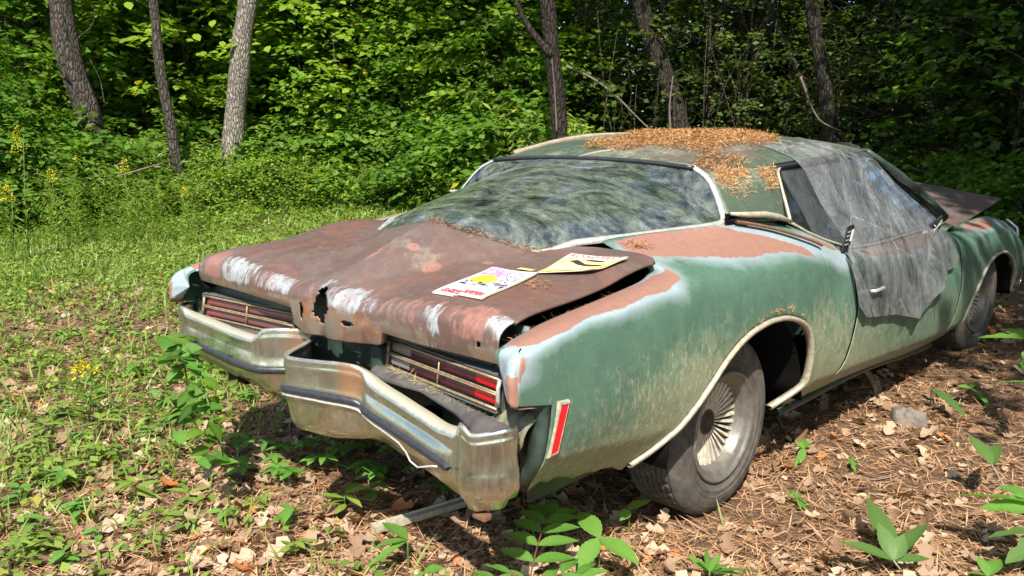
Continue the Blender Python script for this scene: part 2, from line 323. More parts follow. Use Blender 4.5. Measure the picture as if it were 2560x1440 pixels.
def dusty_glass(name, dust=(.36, .41, .33), amount=(.03, .50), tint=(.05, .09, .08), strong=True):
    m = N(name); co = m.coord((1, 1.6, 1))
    n1 = m.noise(4.5, 7, .68, co, 1.8); n2 = m.noise(26, 6, .72, m.coord((1, 1.5, 1)), .6); n3 = m.noise(140, 3, .7, m.coord()); sw = m.noise(3.0, 8, .72, m.coord((1.2, 7, 2)), 2.0)
    f = m.math('ADD', m.math('MULTIPLY', n1, .62), m.math('MULTIPLY', n2, .22)); f = m.math('ADD', f, m.math('MULTIPLY', sw, .16))
    f = m.rng(f, .40, .66, amount[0], amount[1]); f = m.math('MULTIPLY', f, m.rng(n3, .3, .65, .65, 1.15), True); f = m.math('MULTIPLY', f, m.rng(n2, .35, .65, .72, 1.12), True)
    c = m.mix(m.rng(n1, .45, .62), tuple(x * .8 for x in dust), dust); c = m.mix(m.rng(m.noise(2.2, 3, .5, co), .5, .7), c, (.20, .25, .24))
    d = m.n('BsdfPrincipled'); m.setin(d, 'Base Color', c); d.inputs['Roughness'].default_value = .9; d.inputs['Specular IOR Level'].default_value = .2
    g = m.n('BsdfGlossy'); g.inputs['Roughness'].default_value = .06; m.setin(g, 'Color', (.9, .95, 1.0)); m.l(m.bump(n2, .03, .003), g.inputs['Normal'])
    t = m.n('BsdfTransparent'); m.setin(t, 'Color', tint)
    fr = m.n('Fresnel'); fr.inputs['IOR'].default_value = 1.5
    mx = m.n('MixShader'); m.l(m.math('MULTIPLY', fr.outputs[0], 2.3, True), mx.inputs[0]); m.l(t.outputs[0], mx.inputs[1]); m.l(g.outputs[0], mx.inputs[2])
    m.mixsh(f, mx.outputs[0], d.outputs[0]); return m.m
M_side = paint_mat('weathered_green_paint')
M_rust = rust_mat('rusted_lid_paint')
M_roof = paint_mat('roof_olive_paint', green=(.055, .075, .052), pale=(.36, .36, .30), primer=(.12, .085, .065), algae=(.22, .20, .13), rough=.35)
M_hood = rust_mat('hood_rust', base=(.13, .08, .07), dark=(.09, .065, .06))
M_chrome = chrome_mat('pitted_chrome')
M_trim = simple_mat('dull_bright_trim', (.62, .60, .54), .38, .55, .25, 60, .1)
M_trimd = simple_mat('weathered_trim', (.45, .40, .30), .5, .25, .35, 60, .15)
M_rubber = simple_mat('black_rubber_strip', (.030, .032, .038), .38, 0, .3, 40, .08)
M_black = simple_mat('black_cavity', (.006, .0055, .005), .95, 0, .3, 8, .2, .05)  # near-black colour so that even lit recesses read as deep shade
M_dkgreen = simple_mat('dark_green_inner_metal', (.035, .055, .042), .5, .1, .5, 12, .25)
M_ingreen = simple_mat('flaking_inner_green', (.09, .17, .12), .6, 0, .5, 35, .5, col2=(.25, .17, .09))
M_filler = simple_mat('dusty_filler_panel', (.085, .075, .070), .8, 0, .35, 14, .25)
M_hous = simple_mat('grey_lamp_housing', (.10, .115, .105), .6, .1, .35, 20, .15)
M_bar = simple_mat('tarnished_gilt_bars', (.36, .25, .14), .45, .45, .4, 80, .1)
M_rusty = simple_mat('plain_rust', (.16, .075, .04), .85, 0, .45, 40, .5)
M_seat = simple_mat('green_vinyl_seat', (.03, .055, .045), .6, 0, .3, 20, .2)
def lens_mat():
    m = N('red_lens'); co = m.coord(); n = m.noise(20, 4, .6, co)
    a = m.attr('pig').outputs['Vector']; sp = m.n('SeparateXYZ'); m.l(a, sp.inputs[0])
    c = m.mix(m.rng(n, .3, .7), (.115, .018, .020), (.075, .016, .018)); c = m.mix(sp.outputs[0], c, (.62, .010, .014)); c = m.mix(sp.outputs[1], c, (.30, .26, .24))
    wv = m.n('TexWave'); wv.inputs['Scale'].default_value = 60; m.l(co, wv.inputs[0])
    m.pbr(c, .3, 0, m.bump(wv.outputs[0], .15, .002), .6); return m.m
M_lens = lens_mat()
M_marker = simple_mat('bright_red_marker_lens', (.70, .012, .02), .35, 0, .15, 30, .08)
M_rglass = dusty_glass('dusty_rear_glass')
M_sglass = dusty_glass('side_glass', dust=(.22, .24, .22), amount=(.0, .20), tint=(.10, .14, .13))

# ---------------------------------------------------------------- the car
car = obj('coupe_car', None, label='derelict green and rust boattail coupe with bent chrome bumper', cat='car')
def mir(V): V = np.array(V, float); V[..., 0] *= -1; return V
def smoothstep(a, b, x): t = np.clip((x - a) / (b - a), 0, 1); return t * t * (3 - 2 * t)
def poly_mask(y, t, poly, soft):
    """soft inside-distance of a polygon in (y,t): ~1 inside, .5 on the border"""
    P = np.array(poly, float); sy, st = 1.0, 1.0
    px, py = y.ravel(), t.ravel() * st
    ins = np.zeros(px.shape, bool); dmin = np.full(px.shape, 9.0)
    for i in range(len(P)):
        x0, y0 = P[i]; x1, y1 = P[(i + 1) % len(P)]
        c = ((y0 > py) != (y1 > py)) & (px < (x1 - x0) * (py - y0) / (y1 - y0 + 1e-12) + x0); ins ^= c
        dx, dy = x1 - x0, y1 - y0; u = np.clip(((px - x0) * dx + (py - y0) * dy) / (dx * dx + dy * dy + 1e-12), 0, 1)
        dmin = np.minimum(dmin, np.hypot(px - x0 - u * dx, py - y0 - u * dy))
    d = np.where(ins, dmin, -dmin); return np.clip(.5 + d / soft, 0, 1).reshape(y.shape)
PRIMER = [[(-1.12,.83),(-1.14,.97),(-1.0,.99),(-.8,1.0),(-.6,.99),(-.42,.97),(-.36,.90),(-.39,.80),(-.5,.755),(-.60,.785),(-.72,.745),(-.84,.80),(-.96,.76),(-1.06,.765)],
          [(-.36,.93),(-.30,.99),(-.1,1.0),(.12,.99),(.25,.93),(.40,.87),(.52,.82),(.55,.76),(.45,.775),(.32,.80),(.15,.79),(0,.80),(-.1,.84),(-.22,.87)],
          [(.62,.93),(.72,.96),(.82,.97),(.88,.93),(.8,.90),(.70,.90)],
          [(1.05,.98),(1.4,1.0),(2.0,1.0),(2.1,.90),(1.9,.84),(1.5,.82),(1.15,.84)],
          [(2.75,.97),(3.3,.97),(3.3,.88),(3.1,.80),(2.9,.82)],
          [(-1.16,.62),(-1.12,.70),(-1.13,.76),(-1.17,.72)]]
PALE = [[(-1.2,.56),(-1.2,1.02),(-.4,1.02),(-.38,.98),(.1,1.02),(.3,1.0),(.5,.92),(.66,1.0),(.86,.99),(.95,.86),(.9,.74),(.78,.70),(.62,.74),(.5,.74),(.3,.76),(.12,.745),(-.06,.76),(-.2,.82),(-.28,.87),(-.34,.88),(-.37,.80),(-.42,.69),(-.6,.705),(-.75,.675),(-.88,.72),(-1.02,.69),(-1.09,.68),(-1.10,.60)],
        [(1.0,.94),(1.0,1.02),(2.3,1.02),(2.3,.80),(1.9,.74),(1.4,.72),(1.1,.76)],
        [(2.6,1.0),(3.95,1.0),(3.95,.70),(3.6,.66),(3.3,.74),(3.0,.72),(2.8,.74)]]
def side_pig(Y, T, Z):
    pr = np.max([poly_mask(Y, T, p, .10) for p in PRIMER], 0)
    pl = np.max([poly_mask(Y, T, p, .17) for p in PALE], 0)
    yw = smoothstep(-1.1, -.3, Y)
    g = .62 * smoothstep(.70, .20, T) * (.35 + .65 * yw) + .35 * smoothstep(.30, .10, T)
    g += .35 * np.exp(-((Y + .35) / .28) ** 2 - ((T - .38) / .16) ** 2) + .25 * np.exp(-((Y - .55) / .2) ** 2 - ((T - .45) / .2) ** 2)
    g *= 1 - .55 * smoothstep(.95, 1.5, Y); g += .08 * smoothstep(1.0, 2.4, Y)
    return np.stack([pr, pl * (1 - .35 * smoothstep(1.8, 2.6, Y)), np.clip(g, 0, 1)], -1)
def build_side(name, y0f, y1f, arch, ny, side, extra=None):
    Y, T = side_grid(y0f, y1f, arch, ny)
    P = side_pts(Y, T)
    pig = side_pig(Y, T, P[..., 2])
    if arch is not None:                                # rolled wheel-arch lip turned inwards
        pass
    if extra is not None: P = extra(P, Y, T)
    if side < 0: P = mir(P)
    b = MB().grid(P)
    if side > 0: b.f = [f[::-1] for f in b.f]
    me = mesh_np(name, b.v, b.f); cattr(me, 'pig', pig.reshape(-1, 3))
    o = obj(name, me, M_side, car); solid(o, .0016, -1.0); return o, P
def q_rear(t):                                          # rear cut of the quarter: tip hangs back, torn away below
    z = np.interp(t, [0, .16, .42, .70, .84, 1], [.44, .51, .65, .80, .83, .82])
    return float(np.interp(z, [.42, .5, .60, .683, .690, .76, .80, .83], [-1.03, -1.055, -1.05, -1.045, -1.165, -1.165, -1.15, -1.11]) if t < .8 else -1.11 - .0 * t)
def door_rear(t): return float(np.interp(t, [0, .1, .25, .5, .75, .9, 1], [.70, .74, .82, .885, .915, .90, .885]))
def door_front(t): return float(np.interp(t, [0, .1, .25, .5, .75, .9, 1], [2.17, 2.22, 2.29, 2.34, 2.38, 2.40, 2.42]))
def dent(P, Y, T):
    P = P.copy(); P[..., 0] -= .010 * np.exp(-((Y + .02) / .14) ** 2 - ((T - .33) / .06) ** 2) + .008 * np.exp(-((Y - .7) / .12) ** 2 - ((T - .6) / .14) ** 2)
    P[..., 0] += .004 * (fbm(np.stack([Y * 1.0, T * .8], -1), 5, 3) - .5)
    # the lower rear edge is rusted ragged
    e = smoothstep(.05, .0, T) * (Y < -.35); P[..., 2] += e * .035 * (fbm(np.stack([Y, Y * 0], -1), 14, 5) - .35)
    return P
for sgn in (1, -1):
    q, QP = build_side('quarter_panel', q_rear, lambda t: door_rear(t) - .009, ARCH_R, 230, sgn, dent)
    d, DP = build_side('door', lambda t: door_rear(t) + .009, lambda t: door_front(t) - .008, None, 110, sgn, dent)
    f, FP = build_side('front_fender', lambda t: door_front(t) + .008, lambda t: 3.95 - .10 * abs(t - .7), ARCH_F, 150, sgn)
    for oo, lb in ((q, 'green quarter panel with faded pink primer patches' if sgn > 0 else None),):
        if lb: oo['label'] = lb
    for nm, arch, par in (('wheel_arch_trim', ARCH_R, q), ('wheel_arch_trim', ARCH_F, f)):     # bright moulding round each arch
        a = np.array(arch); dd = np.r_[0, np.cumsum(np.hypot(np.diff(a[:, 0]), np.diff(a[:, 1])))]
        s = np.linspace(0, dd[-1], 60); ay = np.interp(s, dd, a[:, 0]); az = np.interp(s, dd, a[:, 1])
        if arch is ARCH_R: ay = np.r_[ay, .462, .435, .39, .34]; az = np.r_[az, .375, .345, .325, .305]
        for _ in range(3): ay[1:-1] = (ay[:-2] + ay[1:-1] * 2 + ay[2:]) / 4; az[1:-1] = (az[:-2] + az[1:-1] * 2 + az[2:]) / 4
        pts = []
        for yy, zz in zip(ay, az):
            tt = t_at_z(yy, max(zz, float(interp(yy, S0)[1]) + .004)); p = side_pts(np.array([yy]), np.array([tt]))[0]; pts.append((p[0] + .006, yy, zz))
        pts = np.array(pts); nrm = np.gradient(pts, axis=0); nn = np.stack([0 * nrm[:, 0], nrm[:, 2], -nrm[:, 1]], -1); nn /= np.linalg.norm(nn, axis=1)[:, None]
        nn = -nn
        prof = [(-.030, .003), (-.004, -.002), (.004, .004), (.010, .010), (.012, .020)]   # (x off, radial off inward<0)
        G = np.array([[pts[i] + np.array([px, 0, 0]) + nn[i] * (-.012 + r * 1.0) for px, r in ((-.022, -.004), (-.006, -.006), (.003, -.004), (.005, .002), (.003, .008), (-.008, .010))] for i in range(len(pts))])
        if sgn < 0: G = mir(G)
        o = MB().grid(G).obj(nm, M_trimd, par); solid(o, .002)
    if sgn > 0 or True:
        # side marker lamp on the quarter, leaning with the rear edge
        c = np.array([-1.02, .605]); h = .073
        def mk(y, z, off):
            p = side_pts(np.array([y]), np.array([t_at_z(y, z)]))[0]; return (sgn * (p[0] + off), p[1], p[2])
        def quad(ins, off):
            return [mk(-1.046 + ins, .528 + ins * 1.6, off), mk(-1.010 - ins, .532 + ins * 1.6, off), mk(-.988 - ins, .679 - ins * 1.6, off), mk(-1.024 + ins, .682 - ins * 1.6, off)]
        o_, i_ = quad(0, .008), quad(.004, .009); ob = quad(-.003, -.006); ib = quad(.004, .002)
        b = MB().add(o_ + i_ + ob + ib, [(k, (k + 1) % 4, 4 + (k + 1) % 4, 4 + k) for k in range(4)] + [(8 + k, 8 + (k + 1) % 4, (k + 1) % 4, k) for k in range(4)] + [(4 + k, 4 + (k + 1) % 4, 12 + (k + 1) % 4, 12 + k) for k in range(4)])
        mkf = b.obj('side_marker_lamp', M_trimd, q, smooth=False)
        MB().add(quad(.0035, .007) + quad(.006, -.004), [(0, 1, 2, 3), (0, 1, 5, 4), (1, 2, 6, 5), (2, 3, 7, 6), (3, 0, 4, 7)]).obj('lens', M_marker, mkf, smooth=False)
    # closing face of the rear tip of the quarter, rolled inwards
    tt = np.linspace(.475, 1, 26); yy = np.array([q_rear(t) for t in tt]); yy = np.minimum(yy, -1.10)
    E0 = side_pts(yy, tt); rows = []
    ctr = np.array([.865, -1.125, .765])
    for k, (sc, dy) in enumerate(((1, 0), (.97, -.010), (.90, -.022), (.75, -.028), (.5, -.024), (.2, -.015), (0, -.01))):
        R_ = ctr + (E0 - ctr) * sc; R_[:, 1] = E0[:, 1] * sc + (ctr[1]) * (1 - sc) + dy; rows.append(R_)
    G = np.array(rows)
    if sgn < 0: G = mir(G)
    me = MB().grid(G); mm = mesh_np('tail_cap', me.v, me.f); pg = np.zeros((len(me.v), 3)); pg[:, 1] = .9
    zz = np.array([v[2] for v in me.v]); xx = np.abs(np.array([v[0] for v in me.v])); pg[:, 0] = .75 * ((xx > .925) & (zz < .78)); pg[:, 1] = np.where(xx < .865, .25, .9)
    cattr(mm, 'pig', pg); obj('tail_cap', mm, M_side, q)
for sgn in (1, -1):
    for fn in (door_rear, door_front):
        tl = np.linspace(.0, .985, 40); b = MB()
        G_ = [[tuple(side_pts(np.array([fn(t) + dy]), np.array([t]))[0] * np.array([sgn, 1, 1]) - np.array([sgn * .022, 0, .004])) for t in tl] for dy in (-.04, .04)]
        b.grid(G_); b.obj('door_gap_shade', M_black, car)  # black strip behind the door gap stands in for its shadow
# inner flange under the tip of the right quarter: torn, scabby metal seen behind the bumper end
for sgn in (1, -1):
    zs = np.linspace(.43, .70, 30); Gq = []
    for k, (dx, dy) in enumerate(((-.002, 0), (-.006, -.012), (-.020, -.022), (-.05, -.020))):
        rag = .016 * (fbm(np.stack([zs, zs * 0 + k], -1), 30, 11) - .5) * (k >= 2)
        Gq.append([(sgn * (side_pts(np.array([-1.05]), np.array([t_at_z(-1.05, z)]))[0][0] + dx + r), -1.05 + dy + r, z) for z, r in zip(zs, rag)])
    o = MB().grid(Gq).obj('rear_flange', M_dkgreen, car); solid(o, .002)
    b = MB(); xs = np.linspace(.80, .93, 12)
    b.grid([[(sgn * x, -1.10 + dy, .655 - .03 * k + .012 * math.sin(x * 160 + k)) for x in xs] for k, dy in enumerate((.05, 0, -.015, -.02))])
    o = b.obj('torn_corner_plate', M_ingreen, car); solid(o, .003)

# ---- deck lid -----------------------------------------------------------------------------------
nx, nv = 221, 96
xs = np.linspace(-.83, .83, nx); V = []; PG = []
FOLD = -1.045
rows = []
for j in range(nv):
    v = j / (nv - 1); y = lid_front(xs) + (FOLD - lid_front(xs)) * v
    rows.append(np.stack([xs, y, lid_z(xs, y)], -1))
ax = np.abs(xs)
zf = lid_z(xs, np.full(nx, FOLD))
lipb = np.interp(xs, [-.83,-.5,-.175,-.160,-.09,0,.15,.315,.325,.5,.83], [.790,.786,.776,.722,.700,.702,.712,.732,.774,.768,.772])
ylip = -1.108 - .018 * np.exp(-(xs / .12) ** 2)
for j in range(1, 10):                                   # rounded fold
    a = j / 9 * pi / 2; r = .052
    y = FOLD - (abs(FOLD) * 0 + (-(ylip) + FOLD)) * sin(a) ; z = zf - r * (1 - cos(a)) * .8 - .006 * j / 9
    rows.append(np.stack([xs, y, z], -1))
zt = rows[-1][:, 2]
for j in range(1, 22):
    u = j / 21; rows.append(np.stack([xs, ylip + .006 * u - .004 * sin(pi * u), zt + (lipb - zt) * u], -1))
for j in (1, 2): rows.append(np.stack([xs, ylip + .006 + .012 * j, lipb + .002 * j], -1))   # turned-in hem
G = np.array(rows); nr = len(rows)
# a dent below the crest on the right flank, and the kink pressed into the centre of the lip
G[..., 2] -= .012 * np.exp(-((G[..., 0] - .16) / .07) ** 2 - ((G[..., 1] + .80) / .06) ** 2)
pinch = np.exp(-((G[..., 0] + .01) / .05) ** 2) * smoothstep(-1.02, -1.11, G[..., 1]); G[..., 1] += .028 * pinch
G[..., 2] += .003 * (fbm(G[..., :2], 4, 9) - .5)
b = MB().grid(G)
def hole(p):
    x, y, z = p; n = fbm(np.array([[x, z, 0.0]]), 38, 4)[0] - .5
    d = math.hypot((x - .012 - (z - .81) * .10) / .050, (z - .812) / .056) + n * .95
    d2 = math.hypot((x + .095) / .012, (z - .785) / .035) + n * 1.3
    d3 = math.hypot((x - .155) / .035, (z - .775) / .008) + n * 2.2
    d4 = math.hypot((x - .752) / .012, (z - .815) / .010) + n * 1.3
    return y < -1.03 and (d < 1 or d2 < 1 or d3 < .75 or d4 < .8)
vv = np.array(b.v); b.f = [f[::-1] for f in b.f if not hole(vv[list(f)].mean(0))]
me = mesh_np('deck_lid', b.v, b.f)
x, y, z = vv[:, 0], vv[:, 1], vv[:, 2]
fold = np.exp(-((y + 1.075) / .028) ** 2) * (z > .80); lipf = (y < -1.085) | (z < .855) & (y < -1.05)
foldb = smoothstep(-1.00, -1.06, y) * smoothstep(.80, .835, z)
nz = fbm(np.stack([x, z * .3 + y * .3], -1), 7, 21)
bandn = fbm(np.stack([x, x * 0], -1), 6, 5)
pale = foldb * (.08 + .34 * smoothstep(.42, .62, bandn))
pale += .75 * np.exp(-((x - .16) / .075) ** 2 - ((z - .835) / .045) ** 2) * (y < -.98)           # bright undercoat right of the hole
pale += .50 * np.exp(-((x - .55) / .07) ** 2) * smoothstep(-1.05, -1.08, y)
pale += .30 * np.exp(-((x + .55) / .10) ** 2) * smoothstep(-1.04, -1.08, y)
pale += .25 * np.exp(-((x + .22) / .10) ** 2) * smoothstep(-1.04, -1.08, y)
sal = .45 * foldb * smoothstep(.62, .42, bandn) + .5 * np.exp(-((x + .70) / .10) ** 2) * smoothstep(-.99, -1.05, y) * smoothstep(.80, .84, z) 
sal += .42 * np.exp(-((x - .72) / .08) ** 2 - ((y + 1.05) / .05) ** 2); pale += .62 * np.exp(-((x - .79) / .05) ** 2 - ((y + 1.07) / .035) ** 2)
sal += 1.1 * np.exp(-((x - .20) / .045) ** 2 - ((y + .79) / .035) ** 2) + 1.0 * np.exp(-((x - .08) / .03) ** 2 - ((y + .77) / .022) ** 2) + .95 * np.exp(-((x - .36) / .03) ** 2 - ((y + .68) / .02) ** 2)
org = .62 * np.exp(-((x - .15) / .13) ** 2 - ((y + .78) / .07) ** 2)
org += .70 * smoothstep(.845, .80, z) * (y < -1.04) * (.55 + .45 * smoothstep(.4, .6, nz)) + .6 * np.exp(-((x - .06) / .09) ** 2 - ((z - .78) / .06) ** 2) * (y < -1.0)
org += .45 * np.exp(-((x + .45) / .20) ** 2 - ((y + .80) / .06) ** 2)
sal += .55 * np.exp(-((x - .004) / .010) ** 2) * smoothstep(-1.0, -.9, y) * smoothstep(-.60, -.66, y); org += .35 * np.exp(-((x - .0) / .05) ** 2) * smoothstep(-1.0, -.9, y)
cattr(me, 'pig', np.clip(np.stack([sal, pale, org], -1), 0, 1.2))
lid = obj('deck_lid', me, M_rust, car, label='rust brown deck lid with a hole through its centre'); solid(lid, .004, -1)
# rolled side edges of the lid
for sgn in (1, -1):
    ys = np.linspace(-.392, FOLD, 40); xe = np.full(40, .83); zz = lid_z(xe, ys)
    Gs = [[(sgn * (.83 + dx), yy, z0 + dz) for yy, z0 in zip(ys, zz)] for dx, dz in ((0, 0), (.003, -.003), (.002, -.009), (-.012, -.011))]
    mm = MB().grid(Gs); me2 = mesh_np('lid_edge', mm.v, mm.f); cattr(me2, 'pig', np.zeros((len(mm.v), 3))); o = obj('lid_edge', me2, M_rust, lid); solid(o, .003)

# ---- dark structure behind and below: inner body, floor, wheel wells, rear panel ------------------
def well(yc, ztop, sgn):
    b = MB(); n = 20; G = []
    for xx in (.60, .78, .958):
        G.append([(sgn * xx, yc + .48 * cos(a), .30 + (ztop - .28) * sin(a)) for a in np.linspace(0.05, pi - .05, n)])
    b.grid(G)
    b.add([(sgn * .60, yc - .47, .34), (sgn * .60, yc + .47, .34), (sgn * .60, yc + .47, ztop + .0), (sgn * .60, yc - .47, ztop + .0)], [(0, 1, 2, 3)])
    o = b.obj('wheel_well', M_black, car); solid(o, .004)
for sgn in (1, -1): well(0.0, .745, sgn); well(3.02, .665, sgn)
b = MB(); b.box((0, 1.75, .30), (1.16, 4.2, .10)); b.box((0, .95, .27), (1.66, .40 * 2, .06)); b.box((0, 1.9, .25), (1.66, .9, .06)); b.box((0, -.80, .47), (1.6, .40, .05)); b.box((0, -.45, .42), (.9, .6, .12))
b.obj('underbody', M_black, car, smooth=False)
b = MB()                                                   # rear valance wall under the lid
b.grid([[(x, -1.0 + (.03 if z < .5 else 0), z) for x in np.linspace(-.84, .84, 30)] for z in (.36, .50, .66, .80, .86)])
for sgn in (1, -1): b.grid([[(sgn * .845, y, z) for y in (-1.0, -.7, -.4)] for z in (.35, .6, .80)])
o = b.obj('rear_panel', M_dkgreen, car); solid(o, .01)
# gutter beside the lid, between lid and quarter
for sgn in (1, -1):
    ys = np.linspace(-1.10, -.385, 40); zz = interp(ys, S5)[:, 1]
    o = MB().grid([[(sgn * (.845 if k == 0 else .835 if k == 1 else .79), yy, z0 - (.004, .05, .07)[k]) for yy, z0 in zip(ys, zz)] for k in range(3)]).obj('lid_gutter', M_black, car); solid(o, .002)
# small plates of inner metal seen through the gap below the lid
b = MB(); b.box((.16, -1.03, .68), (.17, .02, .12), np.array([[.96, .26, 0], [-.26, .96, 0], [0, 0, 1]])); b.box((.235, -1.05, .655), (.05, .03, .11)); b.box((.07, -1.02, .70), (.10, .02, .10))
o = b.obj('latch_bracket', M_ingreen if False else M_dkgreen, car, smooth=False); bevel(o, .006)

# ---- tail lamps ------------------------------------------------------------------------------------
def lamp(sgn):
    # frame corner function: u 0 inner .. 1 outer, v 0 bottom .. 1 top
    def q(u, v, off=0):
        x = .272 + u * .548; y = -1.030 - u * .064 + (v - .5) * .012; z = .648 + v * .080 + u * .001
        return (sgn * x, y + off, z)
    b = MB()
    n = 12
    b.grid([[q(u, v, .022) for u in np.linspace(-.012, 1.012, n)] for v in (-.10, 1.10)])
    for v in (-.12, 1.12): b.grid([[q(u, v, o_) for u in np.linspace(-.012, 1.012, n)] for o_ in (.03, -.012)])
    for u in (-.014, 1.014): b.grid([[q(u, v, o_) for v in (-.12, 1.12)] for o_ in (.03, -.012)])
    L = obj('tail_lamp', mesh_np('tail_lamp', b.v, b.f, False), M_hous, car); solid(L, .004, 0)
    # lenses: upper and lower row
    for v0, v1 in ((.06, .42), (.58, .94)):
        us = np.linspace(0.01, .99, 61); vv_ = np.linspace(v0, v1, 5)
        G = [[q(u, v, .006 - .004 * sin(pi * (v - v0) / (v1 - v0))) for u in us] for v in vv_]
        mb = MB().grid(G); me = mesh_np('lens', mb.v, mb.f); U = np.tile(us, 5)
        pg = np.zeros((len(U), 3))
        if sgn > 0: pg[:, 0] = (U > .80); pg[:, 1] = (U < .20) * .9
        else: pg[:, 0] = .12 + .15 * (U > .8); pg[:, 1] = .22
        cattr(me, 'pig', pg); obj('lens', me, M_lens, L)
    b = MB()
    for v in (0.0, .47, .54, 1.0):
        P = [np.array(q(u, v, -.010)) for u in np.linspace(-.01, 1.01, 8)]; b.tube(P, .0032 if v in (.47, .54) else .0045, 6)
    b.tube([q(.5, v, -.009) for v in (0, .5, 1)], .003, 6)
    for u in (0, 1): b.tube([q(u, v, -.009) for v in (-.02, .5, 1.02)], .0042, 6)
    b.obj('lamp_grille', M_bar, L)
    # slanting dark hood between lamp and lid lip
    b = MB().grid([[(sgn * x, y, z) for x in np.linspace(.262, .835, 8)] for y, z in ((-1.045, .738), (-1.035, .760), (-1.02, .80))])
    o = b.obj('lamp_hood', M_hous, L); solid(o, .003)
for sgn in (1, -1): lamp(sgn)
# chrome bead at the outer end of the right lamp
MB().tube([(.838, -1.11, .735), (.842, -1.122, .715), (.842, -1.122, .68), (.838, -1.115, .662)], .006, 8).obj('corner_bead', M_trim, car)

# ---- rear glass ------------------------------------------------------------------------------------
ys = np.concatenate([np.linspace(-.605, -.52, 10), np.linspace(-.50, .15, 26), np.linspace(.165, .275, 14)]); ss = np.sin(np.linspace(-pi / 2, pi / 2, 61))
G = np.array([[glass_pt(np.array(y), np.array(s)) for s in ss] for y in ys])
rg = MB().grid(G).obj('rear_window', M_rglass, car, label='dusty curved rear window reaching down to a point'); 
# bright trim down each side of the glass and dark rubber along its top
edge = [(-.53, 1), (-.48, 1), (-.40, 1), (-.3, 1), (-.2, 1), (-.1, 1), (0, 1), (.08, 1), (.13, 1), (.165, 1), (.185, 1), (.2, 1), (.215, 1), (.228, 1), (.24, 1), (.25, 1), (.26, 1), (.268, 1), (.275, 1)]
for sgn in (1, -1):
    E = np.array([glass_pt(np.array(y), np.array(1.0)) for y, _ in edge]); E[:, 0] *= sgn
    # offset outwards
    T = np.gradient(E, axis=0); T /= np.linalg.norm(T, axis=1)[:, None]
    up = np.array([0, 0, 1.0]); out = np.cross(T, np.tile(np.array([sgn * .45, -.25, .85]), (len(T), 1))); out *= -sgn if False else 1
    out = out / np.linalg.norm(out, axis=1)[:, None]; c0 = np.array([0, .0, 1.1]); sg = np.sign(((E - c0) * out).sum(1).mean()); out *= sg
    nn = np.cross(out, T); nn *= np.sign(nn[:, 2].mean())
    Gt = [E + out * a + nn * h for a, h in ((-.006, .0), (-.004, .007), (.006, .010), (.016, .008), (.020, -.004))]
    o = MB().grid(np.array(Gt)).obj('window_trim', M_trim, car); 
xs_ = np.linspace(-.55, .55, 30); E = np.array([glass_pt(np.array(.275), np.array(x / .55)) for x in xs_])
MB().tube(E + np.array([0, -.006, .006]), .009, 8).obj('window_seal', M_rubber, car)
E = E + np.array([0, .012, .010]); MB().tube(E, .005, 6).obj('window_trim', M_trimd, car)
# needles caught along the lower glass edge are built with the litter below

# ---- roof ------------------------------------------------------------------------------------------
ys = np.concatenate([np.linspace(.278, .45, 20), np.linspace(.47, 1.78, 70)]); ss = np.sin(np.linspace(-pi / 2, pi / 2, 101))
Y, S = np.meshgrid(ys, ss, indexing='ij'); G = roof_pt(Y, S)
G[..., 2] += .004 * (fbm(G[..., :2], 6, 31) - .5)
mb = MB().grid(G); mb.f = [f[::-1] for f in mb.f]; me = mesh_np('roof', mb.v, mb.f); vv = np.array(mb.v)
pg = np.zeros((len(vv), 3)); n = fbm(vv[:, :2], 3, 2); ridge = np.exp(-((np.abs(vv[:, 0]) - .36) / .03) ** 2)
pg[:, 0] = .22 + .30 * smoothstep(.45, .7, n) * (vv[:, 1] < .9); pg[:, 1] = .05 + .2 * ridge; pg[:, 2] = .12 + .4 * smoothstep(.4, .7, fbm(vv[:, :2], 5, 8))
cattr(me, 'pig', pg); roof = obj('roof', me, M_roof, car); solid(roof, .012)
